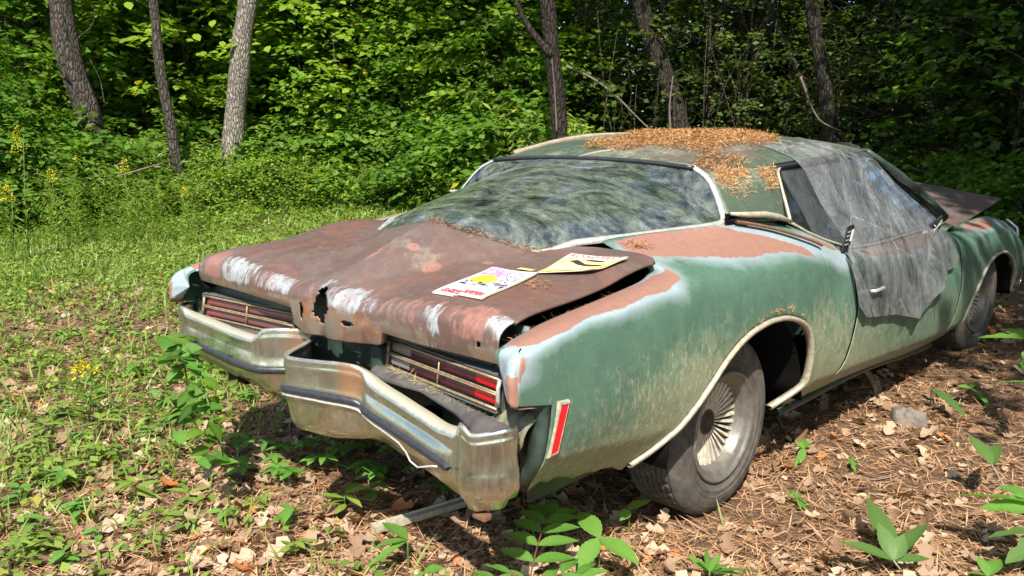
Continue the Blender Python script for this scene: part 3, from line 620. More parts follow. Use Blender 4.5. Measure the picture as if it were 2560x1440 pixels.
for sgn in (1, -1):                                        # pillar between rear glass and side window
    us = np.linspace(0, 1, 26); vs = np.linspace(0, 1, 30); Gp = np.zeros((26, 30, 3))
    ge = np.array([(.605, .272, 1.206), (.628, .262, 1.19), (.665, .247, 1.15), (.70, .228, 1.105), (.735, .207, 1.055), (.752, .192, 1.040)])
    wz = np.array([(.640, .245), (.650, .68), (.0, 0)])
    for j, v in enumerate(vs):
        k = v * 5; i0 = min(int(k), 4); L_ = ge[i0] + (ge[i0 + 1] - ge[i0]) * (k - i0)
        zz = 1.222 + (1.018 - 1.222) * v; R_ = np.array([win_x(zz) - .004 * 0, .640 - .10 * v ** 1.2, zz])
        top = roof_pt(np.array(.275 + .36 * 0), np.array(1.0))
        for i, u in enumerate(us):
            p = L_ + (R_ - L_) * u; bul = 4 * u * (1 - u)
            p = p + np.array([.012, 0, .004]) * bul
            if v == 0: e_ = roof_pt(np.array(p[1]), np.array(1.0)); p = np.array([e_[0] - .002, p[1], e_[2] - .002])
            Gp[i, j] = p
    # ease the top edge into the roof
    for j in range(1, 6):
        a = 1 - j / 6
        for i in range(26):
            e_ = roof_pt(np.array(Gp[i, j, 1]), np.array(1.0)); t_ = np.array([e_[0] - .002 + (Gp[i, j, 2] - e_[2]) * -.35, Gp[i, j, 1], Gp[i, j, 2]])
            Gp[i, j] = Gp[i, j] * (1 - a) + t_ * a
    if sgn < 0: Gp = mir(Gp)
    mb = MB().grid(Gp); 
    if sgn > 0: mb.f = [f[::-1] for f in mb.f]
    me = mesh_np('roof_pillar', mb.v, mb.f); pg = np.zeros((len(mb.v), 3)); pg[:, 0] = .12; pg[:, 1] = .12; pg[:, 2] = .12 + .4 * smoothstep(1.12, 1.2, np.array(mb.v)[:, 2])
    cattr(me, 'pig', pg); o = obj('roof_pillar', me, M_roof, car); solid(o, .012)
    # bent moulding hanging below the pillar, a dark slot under it
    pth = [(.770, .185, 1.075), (.790, .27, 1.066), (.808, .38, 1.060), (.822, .47, 1.045), (.838, .545, 1.022)]
    pth = [(sgn * a, b_, c_) for a, b_, c_ in pth]
    MB().tube(pth, [.006, .011, .013, .012, .007], 8).obj('pillar_moulding', M_trimd, car)
    MB().grid([[(sgn * (a - .012), b_, c_ - .004) for a, b_, c_ in [(.765, .17, 1.08), (.79, .3, 1.06), (.81, .42, 1.05), (.835, .55, 1.02)]], [(sgn * a, b_, c_) for a, b_, c_ in [(.760, .17, 1.035), (.775, .3, 1.036), (.787, .42, 1.03), (.815, .55, 1.002)]]]).obj('pillar_gap', M_black, car)
# ---- side windows, pillars, windscreen --------------------------------------------------------------
for sgn in (1, -1):
    # outline in (y,z): rear top, rear bottom, belt ..., front, top
    top = [(.655, 1.203), (.70, 1.222), (.80, 1.233), (1.1, 1.243), (1.45, 1.25), (1.66, 1.25)]
    bot = [(.595, 1.02), (.68, .975), (.82, .925), (1.02, .868), (1.6, .866), (2.30, .875)]
    ny, nz_ = 30, 12; G = np.zeros((ny, nz_, 3))
    tk = np.linspace(0, 1, 6)
    for i in range(ny):
        u = i / (ny - 1); ty, tz = [np.interp(u, tk, [p[k] for p in top]) for k in (0, 1)]; by, bz = [np.interp(u, tk, [p[k] for p in bot]) for k in (0, 1)]
        for j in range(nz_):
            v = j / (nz_ - 1); z_ = bz + (tz - bz) * v; G[i, j] = (sgn * (win_x(z_) - .022), by + (ty - by) * v, z_)
    MB().grid(G).obj('side_window', M_sglass, car)
    # trim: rear edge (bright), top drip rail, belt strip
    P = [(sgn * (win_x(z_) - .004), y_, z_) for y_, z_ in ((.605, 1.005), (.612, 1.03), (.628, 1.08), (.645, 1.15), (.656, 1.19), (.668, 1.208), (.70, 1.224))]
    MB().tube(P, [.006, .008, .008, .008, .008, .007, .006], 6).obj('window_trim', M_trimd, car)
    P = [(sgn * (roof_e(np.array(y_))[0] + .004), y_, roof_e(np.array(y_))[1] - .008) for y_ in np.linspace(.66, 1.76, 24)]
    MB().tube(P, .010, 6).obj('drip_rail', M_rubber, car)
    bs = [(.55, 1.03), (.62, 1.0), (.70, .965), (.82, .925), (1.02, .872), (1.3, .862), (1.8, .868), (2.3, .876)]
    P = [(sgn * (win_x(z_) + (.002 if y_ < 1 else .006)), y_, z_) for y_, z_ in bs]
    MB().tube(P, .007, 6).obj('belt_strip', M_trimd, car)
    P = [(sgn * .645, 1.74, 1.262), (sgn * .70, 2.02, 1.15), (sgn * .77, 2.30, 1.0), (sgn * .82, 2.47, .885)]
    MB().tube(P, [.022, .024, .028, .03], 8).obj('windscreen_pillar', M_dkgreen, car)
    b = MB(); b.tube([(sgn * .90, .92, .87), (sgn * .905, 1.05, .862), (sgn * .90, 1.14, .866)], .008, 6)
us = np.linspace(-1, 1, 24); vs = np.linspace(0, 1, 12)
G = [[(u * (.63 + .17 * v), 1.77 + .70 * v + .10 * (1 - u * u) * (.3 + v), 1.28 - .385 * v + .02 * (1 - u * u)) for v in vs] for u in us]
MB().grid(G).obj('windscreen', M_sglass, car)
# ---- interior: dark seats, wheel, shelf --------------------------------------------------------------
b = MB()
for sx in (-.36, .36): b.box((sx, 1.25, .62), (.56, .16, .52), np.array([[1, 0, 0], [0, .97, -.22], [0, .22, .97]])); b.box((sx, 1.5, .50), (.56, .5, .16))
b.box((0, .45, .60), (1.15, .16, .50)); b.box((0, .70, .48), (1.15, .5, .14))
o = b.obj('seat', M_seat, car, smooth=False); bevel(o, .03, 3)
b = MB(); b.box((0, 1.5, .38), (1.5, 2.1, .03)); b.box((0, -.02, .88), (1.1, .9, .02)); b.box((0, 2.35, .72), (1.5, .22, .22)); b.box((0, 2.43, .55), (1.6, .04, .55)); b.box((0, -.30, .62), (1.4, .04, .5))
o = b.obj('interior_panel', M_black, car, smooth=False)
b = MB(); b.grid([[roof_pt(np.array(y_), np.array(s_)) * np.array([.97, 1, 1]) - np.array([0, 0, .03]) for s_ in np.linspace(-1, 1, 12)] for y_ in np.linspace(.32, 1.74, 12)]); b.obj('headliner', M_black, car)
a_ = np.linspace(0, 2 * pi, 25); MB().tube([(-.38 + .19 * cos(t), 2.02 - .05 * sin(t), .86 + .18 * sin(t)) for t in a_], .012, 8, cap=False).obj('steering_wheel', M_rubber, car)

# ---- front: hood buckled upwards, grille side, headlamp corner ----------------------------------------
nxh, nyh = 61, 60; G = np.zeros((nyh, nxh, 3)); PG = np.zeros((nyh, nxh, 3))
for i, y in enumerate(np.linspace(2.50, 3.82, nyh)):
    for j, x in enumerate(np.linspace(-.77, .77, nxh)):
        a = abs(x) / .77; crown = .03 * (1 - a * a)
        rear = .90 + .04 * smoothstep(2.5, 2.75, y) if x < .0 else .90
        kink = 2.98 - .10 * (x + .77) / 1.54
        if y < kink: zc = np.interp(y, [2.5, 2.75, kink], [.885, .93, .905]) + .05 * (1 - a) ; zs_ = np.interp(y, [2.5, 2.7, kink], [.85, .825, .785])
        else: zc = .905 + (y - kink) * .02 + .05 * (1 - a); zs_ = .785 + (y - kink) * .125
        wgt = a ** 2.2; G[i, j] = (x, y, zc * (1 - wgt) + zs_ * wgt + crown)
    PG[i, :, 0] = .25 * smoothstep(.4, .7, fbm(np.stack([G[i, :, 0], G[i, :, 1]], -1), 3, 3)); PG[i, :, 1] = .12
mb = MB().grid(G); me = mesh_np('hood', mb.v, mb.f); cattr(me, 'pig', PG.reshape(-1, 3)); o = obj('hood', me, M_hood, car, label='rusty hood buckled upwards at its front edge'); solid(o, .014, 0)
mb = MB().grid([[(x, y, z + .03 * (1 - (x / .86) ** 2)) for x in np.linspace(-.86, .86, 14)] for y, z in ((2.36, .78), (2.44, .825), (2.52, .835), (2.60, .80))]); mb.f = [f[::-1] for f in mb.f]
me = mesh_np('cowl', mb.v, mb.f); cattr(me, 'pig', np.tile([.1, .35, .4], (len(mb.v), 1))); o = obj('cowl', me, M_side, car); solid(o, .01)
b = MB(); b.box((0, 3.86, .55), (1.56, .06, .40)); b.box((0, 3.2, .55), (1.1, 1.0, .35)); o = b.obj('radiator_support', M_black, car, smooth=False)
nb_ = [( .84, 3.97), (.80, 4.03), (.6, 4.07), (.3, 4.12), (0, 4.14)]; pl = [(x, y) for x, y in nb_]; pl = pl + [(-x, y) for x, y in pl[::-1][1:]]
pl = [(.945, 3.80)] + pl + [(-.945, 3.80)]
mb = MB().grid([[(x, y + dy, z) for x, y in pl] for z, dy in ((.33, -.05), (.36, 0), (.42, .012), (.47, .01), (.50, -.01), (.505, -.05))])
me = mesh_np('front_bumper', mb.v, mb.f); cattr(me, 'pig', np.zeros((len(mb.v), 3))); o = obj('front_bumper', me, M_chrome, car); solid(o, .003, 0)
MB().tube([(.845, 3.975, .52), (.862, 3.985, .60), (.845, 3.985, .70), (.78, 3.96, .755)], .010, 8).obj('fender_end_trim', M_trim, car)

# ---- wheels --------------------------------------------------------------------------------------------
def tyre_mat():
    m = N('dusty_tyre'); co = m.coord(); n = m.noise(14, 6, .65, co, .6); n2 = m.noise(90, 4, .6, co)
    g = m.n('NewGeometry'); ln = m.n('TexCoord')
    c = m.mix(m.rng(n, .35, .7), (.050, .045, .040), (.13, .115, .095)); c = m.mix(m.math('MULTIPLY', m.rng(n2, .5, .75), .4), c, (.16, .13, .10))
    m.pbr(c, .85, 0, m.bump(n2, .2, .003), .3); return m.m
M_tyre = tyre_mat()
M_rim = simple_mat('dull_alloy_rim', (.18, .165, .14), .45, .35, .3, 35, .12)
M_spoke = simple_mat('dusty_wire_spokes', (.72, .64, .52), .5, .35, .3, 60, .1)
def lathe(prof, n=72):
    """profile (axial x outward, radius)"""
    A = np.linspace(0, 2 * pi, n, endpoint=False)
    return [[(x, r * cos(a), r * sin(a)) for a in A] for x, r in prof]
whl = obj('wheel', None, parent=car)
R0, RR = .336, .206
prof = [(-.115, .200), (-.118, .225), (-.125, .27), (-.118, .305), (-.100, .325), (-.085, R0 - .004)]
tr = []
for k in range(7):                                        # tread ribs with grooves
    x0 = -.082 + k * .0235
    tr += [(x0, R0 + .001), (x0 + .017, R0 + .001), (x0 + .018, R0 - .006), (x0 + .022, R0 - .006)]
prof += tr + [(.083, R0 - .003), (.094, .326), (.104, .315), (.112, .297), (.1135, .296), (.1135, .292), (.1155, .288), (.118, .27), (.118, .262), (.1195, .260), (.1195, .257), (.1175, .255), (.117, .243), (.1185, .241), (.1185, .236), (.114, .232), (.110, .222), (.102, .205), (.09, .198)]
tb = MB().grid(lathe(prof, 144), closed=True)
# cross sipes: pull every third column of the tread rows inward
vv = np.array(tb.v).reshape(len(prof), 144, 3)
for r_ in range(5, 5 + len(tr) + 2):
    for c_ in range(144):
        if (c_ + (r_ // 4)) % 3 == 0 and 7 <= r_ <= 4 + len(tr):
            k = 1 - .007 / R0; vv[r_, c_, 1] *= k; vv[r_, c_, 2] *= k
tb.v = [tuple(p) for p in vv.reshape(-1, 3)]; tb.f = [f[::-1] for f in tb.f]
ty = tb.obj('tyre', M_tyre, whl); autosmooth(ty, 28)
rp = [(.090, .193), (.108, .199), (.115, .206), (.113, .210), (.104, .207)]
rp = [(.100, .208), (.112, .209), (.117, .204), (.116, .198), (.108, .192), (.100, .186), (.098, .176), (.085, .168), (.066, .162), (.060, .157), (.045, .155), (.004, .153), (-.02, .15)]
rb = MB().grid(lathe(rp, 96), closed=True); rim = rb.obj('rim', M_rim, whl)
# dished back plate (dark) + spokes
bp = MB().grid(lathe([(-.006, .16), (-.012, .10), (-.015, .04), (-.015, .001)], 48), closed=True).obj('wheel_centre', M_black, rim)
sb = MB()
for k in range(32):
    a = 2 * pi * k / 32; ca, sa = cos(a), sin(a); hw = .0026
    pr = []
    for (x_, r_, w_) in ((.036, .044, .0018), (.048, .09, .0034), (.060, .158, .0060)):
        pr.append((x_, r_, w_))
    Vv = []
    for x_, r_, w_ in pr:
        for s_ in (-1, 1):
            for dx in (0, -.020): Vv.append((x_ + dx, r_ * ca - s_ * w_ * sa, r_ * sa + s_ * w_ * ca))
    Ff = []
    for i in range(2):
        o_ = i * 4; Ff += [(o_, o_ + 2, o_ + 6, o_ + 4), (o_ + 1, o_, o_ + 4, o_ + 5), (o_ + 2, o_ + 3, o_ + 7, o_ + 6)]
    sb.add(Vv, Ff)
sb.obj('spokes', M_spoke, rim, smooth=False)
hb = MB().grid(lathe([(.0, .052), (.034, .050), (.040, .046), (.040, .038), (.022, .034), (.018, .001)], 40), closed=True); hb.obj('hub', simple_mat('rusty_hub', (.07, .045, .03), .7, .2, .4, 50, .3), rim)
lb = MB()
for k in range(5):
    a = 2 * pi * k / 5 + .3; lb.tube([(.012, .064 * cos(a), .064 * sin(a)), (.040, .064 * cos(a), .064 * sin(a))], .011, 6); 
lb.obj('lug_nut', M_trimd, rim, smooth=False)
def place_wheel(o, x, y, z, flip, steer=0, camber=0):
    o.location = (x, y, z); o.rotation_euler = (RNG.random() * 3 if False else .2, camber, (pi if flip else 0) + steer)
place_wheel(whl, .782, 0, .324, False, 0, .01)
w2 = copy_tree(whl, car); place_wheel(w2, -.782, 0, .33, True)
w3 = copy_tree(whl, car); place_wheel(w3, .775, 3.10, .335, False, radians(-3))
w4 = copy_tree(whl, car); place_wheel(w4, -.775, 3.10, .335, True)
MB().tube([(-.7, 0, .33), (0, 0, .33), (.7, 0, .33)], .05, 8).obj('axle', M_black, car)

# ---- rear bumper ------------------------------------------------------------------------------------------
# (x, y, top z, strip z, bottom z, raised: 1 where the face stands up without a ledge)
BP = [(-.955,-1.06,.680,.555,.50,1),(-.950,-1.12,.682,.555,.49,1),(-.925,-1.155,.682,.556,.48,1),(-.87,-1.165,.680,.558,.475,.9),(-.85,-1.165,.662,.558,.472,.1),(-.80,-1.165,.658,.557,.47,0),
      (-.6,-1.175,.655,.552,.465,0),(-.42,-1.18,.652,.548,.46,0),(-.34,-1.178,.652,.547,.455,0),(-.305,-1.17,.668,.546,.45,.5),(-.28,-1.155,.690,.545,.44,1),(-.24,-1.12,.693,.545,.43,1),(-.195,-1.075,.690,.545,.425,1),(-.155,-1.055,.686,.545,.42,1),(-.115,-1.07,.680,.545,.415,1),(-.075,-1.125,.674,.545,.41,1),
      (-.045,-1.195,.668,.552,.408,1),(-.015,-1.235,.666,.556,.405,1),(.03,-1.25,.668,.564,.412,1),(.10,-1.245,.673,.570,.414,1),(.18,-1.232,.680,.574,.418,1),(.25,-1.212,.684,.574,.425,1),(.30,-1.190,.680,.569,.43,1),(.325,-1.178,.668,.558,.435,.8),(.345,-1.182,.645,.553,.44,.1),
      (.40,-1.190,.634,.545,.445,0),(.50,-1.197,.620,.533,.435,0),(.62,-1.203,.600,.516,.42,0),(.70,-1.207,.588,.504,.405,0),(.735,-1.21,.590,.497,.398,.0),(.765,-1.213,.590,.494,.395,.05),(.788,-1.218,.618,.494,.393,.7),(.806,-1.23,.634,.492,.392,1),(.835,-1.247,.638,.490,.39,1),(.862,-1.243,.622,.490,.39,1),(.90,-1.215,.628,.492,.395,1),(.930,-1.185,.636,.495,.40,1),(.936,-1.165,.638,.495,.41,1),(.934,-1.145,.636,.495,.42,1)]
bpA = np.array(BP); d_ = np.r_[0, np.cumsum(np.hypot(np.diff(bpA[:, 0]), np.diff(bpA[:, 1])))]
su = np.linspace(0, d_[-1], 260); B_ = np.stack([interp(su, [(d, v) for d, v in zip(d_, bpA[:, k])])[:, 0] for k in range(6)], -1)
Tn = np.gradient(B_[:, :2], axis=0); Tn /= np.linalg.norm(Tn, axis=1)[:, None]; OUT = np.stack([Tn[:, 1], -Tn[:, 0]], -1)
def bsec(i):
    x, y, zt, zs_, zb, r = B_[i]; o = OUT[i]
    led = (1 - r)
    prof = [(-.040 * led - .012 * r, zt - .030 * led - .002), (-.050 * led - .010 * r, zt - .006), (-.040 * led - .006 * r, zt + .003), (-.020 * led - .001 * r, zt + .003), (-.004 * led + .003 * r, zt - .004),
            (.000, zt - .014), (-.002 * led + .004 * r, zt - .022), (-.006 * led + .004 * r, zt - .035), (.000, (zt + zs_) / 2), (.006, zs_ + .022), (.008, zs_ + .014),
            (.008, zs_ - .014), (.006, zs_ - .022), (.000, zs_ - .045), (-.008, zb + .045), (-.022, zb + .018), (-.045, zb + .003), (-.075, zb), (-.085, zb + .01)]
    return [(x + o[0] * d, y + o[1] * d, z) for d, z in prof]
Gb = np.array([bsec(i) for i in range(len(B_))])
Gb[..., 1] += .006 * (fbm(Gb[..., [0, 2]], 6, 77) - .5)
# the star dent on the nose
dx_, dz_ = Gb[..., 0] - .03, Gb[..., 2] - .475; rr = np.hypot(dx_, dz_); an = np.arctan2(dz_, dx_)
Gb[..., 1] += (.010 * np.exp(-(rr / .03) ** 2) + .0035 * np.cos(an * 7) * np.exp(-((rr - .03) / .03) ** 2)) * (Gb[..., 1] < -1.15)
mb = MB().grid(Gb); me = mesh_np('rear_bumper', mb.v, mb.f); vv = np.array(mb.v)
pg = np.zeros((len(vv), 3)); xx, zz = vv[:, 0], vv[:, 2]
pg[:, 0] = 1.0 * np.exp(-((xx - .29) / .055) ** 2) * (zz > .58) + .9 * np.exp(-((xx + .17) / .07) ** 2) * smoothstep(.56, .62, zz) + .35 * np.exp(-((xx - .22) / .15) ** 2) * (zz < .5) + .5 * smoothstep(.415, .39, zz) * (xx > .8)
ledge_light = np.tile(np.array([0, 1, 1, 1, .8, .3, 0, 0, 0, 0, 0, 0, 0, 0, 0, 0, 0, 0, 0]), len(B_)); rz = np.repeat(B_[:, 5], 19); pg[:, 1] = ledge_light * (.75 - .25 * rz) * (np.abs(xx) < .9)  # ledge tops painted cream, brightness of the high sun put into the colour
cattr(me, 'pig', np.clip(pg, 0, 1)); bumper = obj('rear_bumper', me, M_chrome, car, label='bent chrome rear bumper hanging lower at its right end'); solid(bumper, .003, 0)
def strip(i0, i1, z0, z1, off, mat, name):
    G = []
    for i in range(i0, i1):
        x, y, zt, zs_, zb, r = B_[i]; o = OUT[i]; e = min(1, (i - i0) / 2, (i1 - 1 - i) / 2); 
        zc = zs_ + (z0 + z1) / 2; h = (z1 - z0) / 2 * (.35 + .65 * e)
        G.append([(x + o[0] * d, y + o[1] * d, zc + q * h) for d, q in ((.004, 1), (off * .8, .85), (off, .3), (off, -.3), (off * .8, -.85), (.004, -1))])
    return MB().grid(G).obj(name, mat, bumper)
xb = B_[:, 0]; i0 = int(np.argmax(xb > -.90)); i1 = int(np.argmax(xb > .765))
strip(i0, i1, -.013, .015, .020, M_rubber, 'rubber_strip')
j0 = int(np.argmax(xb > -.06)); j1 = int(np.argmax(xb > .33)); strip(j0, j1, -.022, -.012, .018, M_trim, 'trim_strip')
# trim that has sprung loose from under the rubber
P = []
for xq, dz, dy in ((.33, -.018, .015), (.40, -.018, .015), (.47, -.019, .015), (.53, -.021, .018), (.575, -.030, .024), (.605, -.042, .030), (.635, -.045, .030), (.662, -.034, .024), (.685, -.022, .018), (.70, -.018, .012)):
    i = int(np.argmax(xb > xq)); x, y, zt, zs_, zb, r = B_[i]; P.append((x, y - dy, zs_ + dz))
MB().tube(P, .0032, 6).obj('loose_trim', M_trim, bumper)
o = MB().box((.858, -1.20, .386), (.05, .03, .02)).obj('bumper_end_bracket', M_rusty, bumper, smooth=False); bevel(o, .006)
# sagging filler panel between body and bumper on the right, and its twin
for sgn in (1, -1):
    G = []; xs_ = np.linspace(.24, .90, 60)
    for v in np.linspace(0, 1, 8):
        row = []
        for x in xs_:
            ztop = np.interp(x, [.24, .34, .9], [.640, .646, .607]) if sgn > 0 else .64; zbo = np.interp(x, [.24, .30, .5, .65, .72, .78, .86, .9], [.628, .615, .622, .590, .560, .575, .600, .61]) if sgn > 0 else .60
            yt = -1.05 - .045 * (x - .34) / .5; yb = np.interp(x, [.24, .42, .65, .72, .78, .86, .9], [-1.09, -1.10, -1.10, -1.11, -1.17, -1.215, -1.18]) if sgn > 0 else -1.10
            row.append((sgn * x, yt + (yb - yt) * v, ztop + (zbo - ztop) * v + .012 * sin(pi * v)))
        G.append(row)
    o = MB().grid(G).obj('filler_panel', M_filler, car); solid(o, .003)
# bumper irons and dark cavity behind
for sgn in (1, -1): MB().box((sgn * .45, -1.05, .50), (.06, .22, .08)).obj('bumper_bracket', M_black, car, smooth=False)
# exhaust stub hanging under the left side
MB().tube([(-.60, -.45, .33), (-.62, -.60, .315), (-.64, -.74, .275), (-.66, -.84, .215)], .036, 14).obj('exhaust_pipe', M_rusty, car)
# hanging metal piece below the sill
b = MB(); b.grid([[(.865 - .02 * t + dx * (1 - .5 * t), 1.30 + .30 * t + dy * (1 - .6 * t), .25 - .06 * t - .15 * t * t) for dx, dy in ((0, 0), (.008, .035), (0, .07))] for t in (0, .2, .4, .6, .8, 1)]); o = b.obj('torn_sill_strip', M_dkgreen, car); solid(o, .003)
# rusted lower sill edge strip
b = MB(); ys = np.linspace(.46, 2.3, 40); z0 = interp(ys, S0)[:, 1]
b.grid([[(.865 + dx, y_, z_ + dz - .012 * math.sin(y_ * 3)) for y_, z_ in zip(ys, z0)] for dx, dz in ((0, .0), (.012, -.020), (.0, -.034))]); o = b.obj('sill_strip', M_dkgreen, car); solid(o, .003)
# mirror-like side fittings on the door
MB().tube([(1.004, .985, .70), (1.022, 1.0, .702), (1.022, 1.09, .702), (1.004, 1.105, .70)], .008, 8).obj('door_handle', M_trim, car)
for o in list(scene.objects):
    if o.name.startswith('door_handle'): o.parent = [x for x in car.children if x.name == 'door'][0]
# ================================================================ the place around the car
FWD = np.array([sin(YAW), cos(YAW)]); RGT = np.array([cos(YAW), -sin(YAW)])
def at(ang, dist):
    """ground point at a bearing (degrees right of the view axis) and distance from where the photographer stands"""
    a = radians(ang); d = FWD * cos(a) + RGT * sin(a); return CAM[:2] + d * dist
def bear(px): return math.degrees(math.atan((px - 1280) / 2137.16))
def sight(px, py):
    u = (px - 1280) / 2137.16; v = (py - 720) / 2137.16; f3 = np.array([FWD[0] * cos(PITCH), FWD[1] * cos(PITCH), sin(PITCH)]); r3 = np.array([RGT[0], RGT[1], 0]); return f3 + r3 * u - np.cross(r3, f3) * v
def gz(x, y):
    """height of the ground"""
    x = np.asarray(x, float); y = np.asarray(y, float); P = np.stack([x, y], -1)
    d = np.hypot(x - CAM[0], y - CAM[1]); near = np.clip((np.hypot(x, (y - 1) * .6) - 1.4) / 2.5, 0, 1)
    return (fbm(P, .35, 3) - .5) * .22 * near + (fbm(P, 1.7, 5) - .5) * .05 * (.3 + .7 * near) + smoothstep(13, 26, d) * .5 - .006 + np.clip(y - 1.5, 0, 3) * .017 * (np.abs(x) < 3)
def smooth_near(x, y): return gz(x, y)

# ---- leaf and bark materials ---------------------------------------------------------------------
def leaf_mat(name, a, b, c=None, trans=.42, rough=.45, spec=.35):
    """colour runs over the per-leaf attribute 'var' from a to b, with a few of colour c"""
    m = N(name); at_ = m.attr('var'); v = at_.outputs['Fac']
    oi = m.n('ObjectInfo'); vv = m.math('ADD', v, m.math('MULTIPLY', m.math('SUBTRACT', oi.outputs['Random'], .5), .35), True)
    col = m.mix(vv, a, b)
    if c is not None: col = m.mix(m.rng(v, .93, .955), col, c)
    col = m.mix(m.math('MULTIPLY', m.rng(m.noise(60, 3, .6), .5, .8), .25), col, tuple(x * .5 for x in a))
    p = m.n('BsdfPrincipled'); m.setin(p, 'Base Color', col); p.inputs['Roughness'].default_value = rough; p.inputs['Specular IOR Level'].default_value = spec
    t = m.n('BsdfTranslucent'); m.setin(t, 'Color', m.mix(1.0, col, (1.25, 1.45, .55), 'MULTIPLY'))
    m.mixsh(trans, p.outputs[0], t.outputs[0]); return m.m
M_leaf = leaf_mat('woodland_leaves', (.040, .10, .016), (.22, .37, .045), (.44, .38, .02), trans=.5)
M_leafd = leaf_mat('deep_shade_leaves', (.018, .050, .010), (.065, .13, .018), (.12, .11, .02))  # leaf colour darkened, shade of the inner wood painted in; also dark pines
M_leafy = leaf_mat('yellow_green_leaves', (.09, .18, .015), (.28, .40, .035), (.42, .33, .03))
M_cover = leaf_mat('ground_cover_leaves', (.10, .17, .028), (.29, .38, .070), (.42, .34, .07), trans=.35)
M_grass = leaf_mat('grass_blades', (.12, .19, .03), (.31, .38, .085), (.40, .34, .14), trans=.35)
M_fresh = leaf_mat('fresh_bright_leaves', (.09, .22, .035), (.17, .34, .065), trans=.38, rough=.38)
M_olive = leaf_mat('dull_olive_leaves', (.07, .14, .035), (.12, .21, .05), trans=.3)
M_litter = leaf_mat('dry_fallen_leaves', (.20, .115, .065), (.57, .42, .29), (.50, .18, .06), trans=.12, rough=.7, spec=.2)
M_needle = leaf_mat('fallen_pine_needles', (.24, .11, .05), (.58, .34, .18), None, trans=.0, rough=.7, spec=.2)
M_dryleaf = leaf_mat('sparse_olive_leaves', (.035, .055, .014), (.12, .17, .03), (.22, .12, .03))
M_gold = leaf_mat('goldenrod_flowers', (.60, .42, .01), (.75, .60, .03), trans=.3)
def bark(name, a, b, sc=1.0, moss=.0):
    m = N(name); v = m.coord((9 * sc, 9 * sc, 2.6 * sc)); n = m.noise(2.2, 7, .72, v, 1.2); vo = m.vor(3.0, v, 'DISTANCE_TO_EDGE'); e = m.rng(vo.outputs[0], .0, .22)
    n2 = m.noise(3, 4, .6); c = m.mix(m.math('MULTIPLY', m.rng(n, .35, .65), e), tuple(x * .32 for x in a), m.mix(n2, a, b))
    if moss: c = m.mix(m.math('MULTIPLY', m.rng(m.noise(4, 4, .6), .5, .65), moss), c, (.05, .075, .02))
    h = m.math('ADD', m.math('MULTIPLY', e, .7), n); m.pbr(c, .9, 0, m.bump(h, .9, .03), .2); return m.m
M_bark1 = bark('pale_furrowed_bark', (.40, .345, .285), (.54, .47, .39), 1.1)
M_bark2 = bark('dark_brown_bark', (.055, .042, .033), (.10, .08, .065), 1.0, .25)
M_bark3 = bark('grey_bark', (.13, .105, .085), (.20, .165, .14), 1.0, .15)
M_twig = simple_mat('pale_dead_wood', (.28, .23, .17), .85, 0, .35, 30, .4)
M_dimtwig = simple_mat('dim_dead_wood', (.13, .105, .08), .9, 0, .35, 30, .4)
M_stem = simple_mat('reddish_stem', (.16, .05, .03), .6, 0, .3, 30, .1)
M_gstem = simple_mat('green_stem', (.09, .15, .03), .6, 0, .3, 30, .1)

# ---- leaf templates and scattering -------------------------------------------------------------------
def rot_basis(n_, up, yaw):
    """frames with z along up-ish normals and random yaw"""
    z = up / np.linalg.norm(up, axis=1)[:, None]
    h = np.stack([np.cos(yaw), np.sin(yaw), np.zeros(n_)], -1); y = h - z * (h * z).sum(1)[:, None]; y /= np.linalg.norm(y, axis=1)[:, None] + 1e-9
    x = np.cross(y, z); return np.stack([x, y, z], 1)          # rows = axes
DIAMOND = (np.array([(0, 0, 0), (.32, .42, .07), (0, 1, -.05), (-.32, .42, .07)]), np.array([(0, 1, 2, 3)]))
OVAL = (np.array([(0, 0, 0), (.26, .28, .05), (.27, .62, .05), (0, 1, -.06), (-.27, .62, .05), (-.26, .28, .05), (0, .5, 0)]), np.array([(0, 1, 6, 5), (1, 2, 3, 6), (6, 3, 4, 5)]))
NARROW = (np.array([(0, 0, 0), (.10, .45, .02), (0, 1, -.12), (-.10, .45, .02)]), np.array([(0, 1, 2, 3)]))
def oak_tmpl():
    pts = [(0, 0, 0)]; lob = [(.10, .12), (.22, .22), (.12, .32), (.36, .46), (.20, .56), (.34, .76), (.14, .82)]
    r = [(x, y, .05 + .05 * math.sin(y * 9)) for x, y in lob]; l = [(-x, y, z) for x, y, z in r][::-1]
    return np.array(pts + r + [(0, 1, -.06)] + l), [tuple(range(16))]
def scatter(tm, P, frames, size, var):
    """instances of a template baked into one vertex/face array"""
    TV, TF = tm; n = len(P); k = len(TV)
    V = np.einsum('kj,njc->nkc', TV, frames * np.asarray(size)[:, None, None]) + P[:, None]
    F = (TF[None] + (np.arange(n) * k)[:, None, None]).reshape(-1, TF.shape[1])
    return V.reshape(-1, 3), F, np.repeat(var, k)
def leaf_mesh(name, tm, P, up, yaw, size, var):
    V, F, A = scatter(tm, P, rot_basis(len(P), up, yaw), size, var); me = mesh_np(name, V, F, False); pattr(me, 'var', A); return me
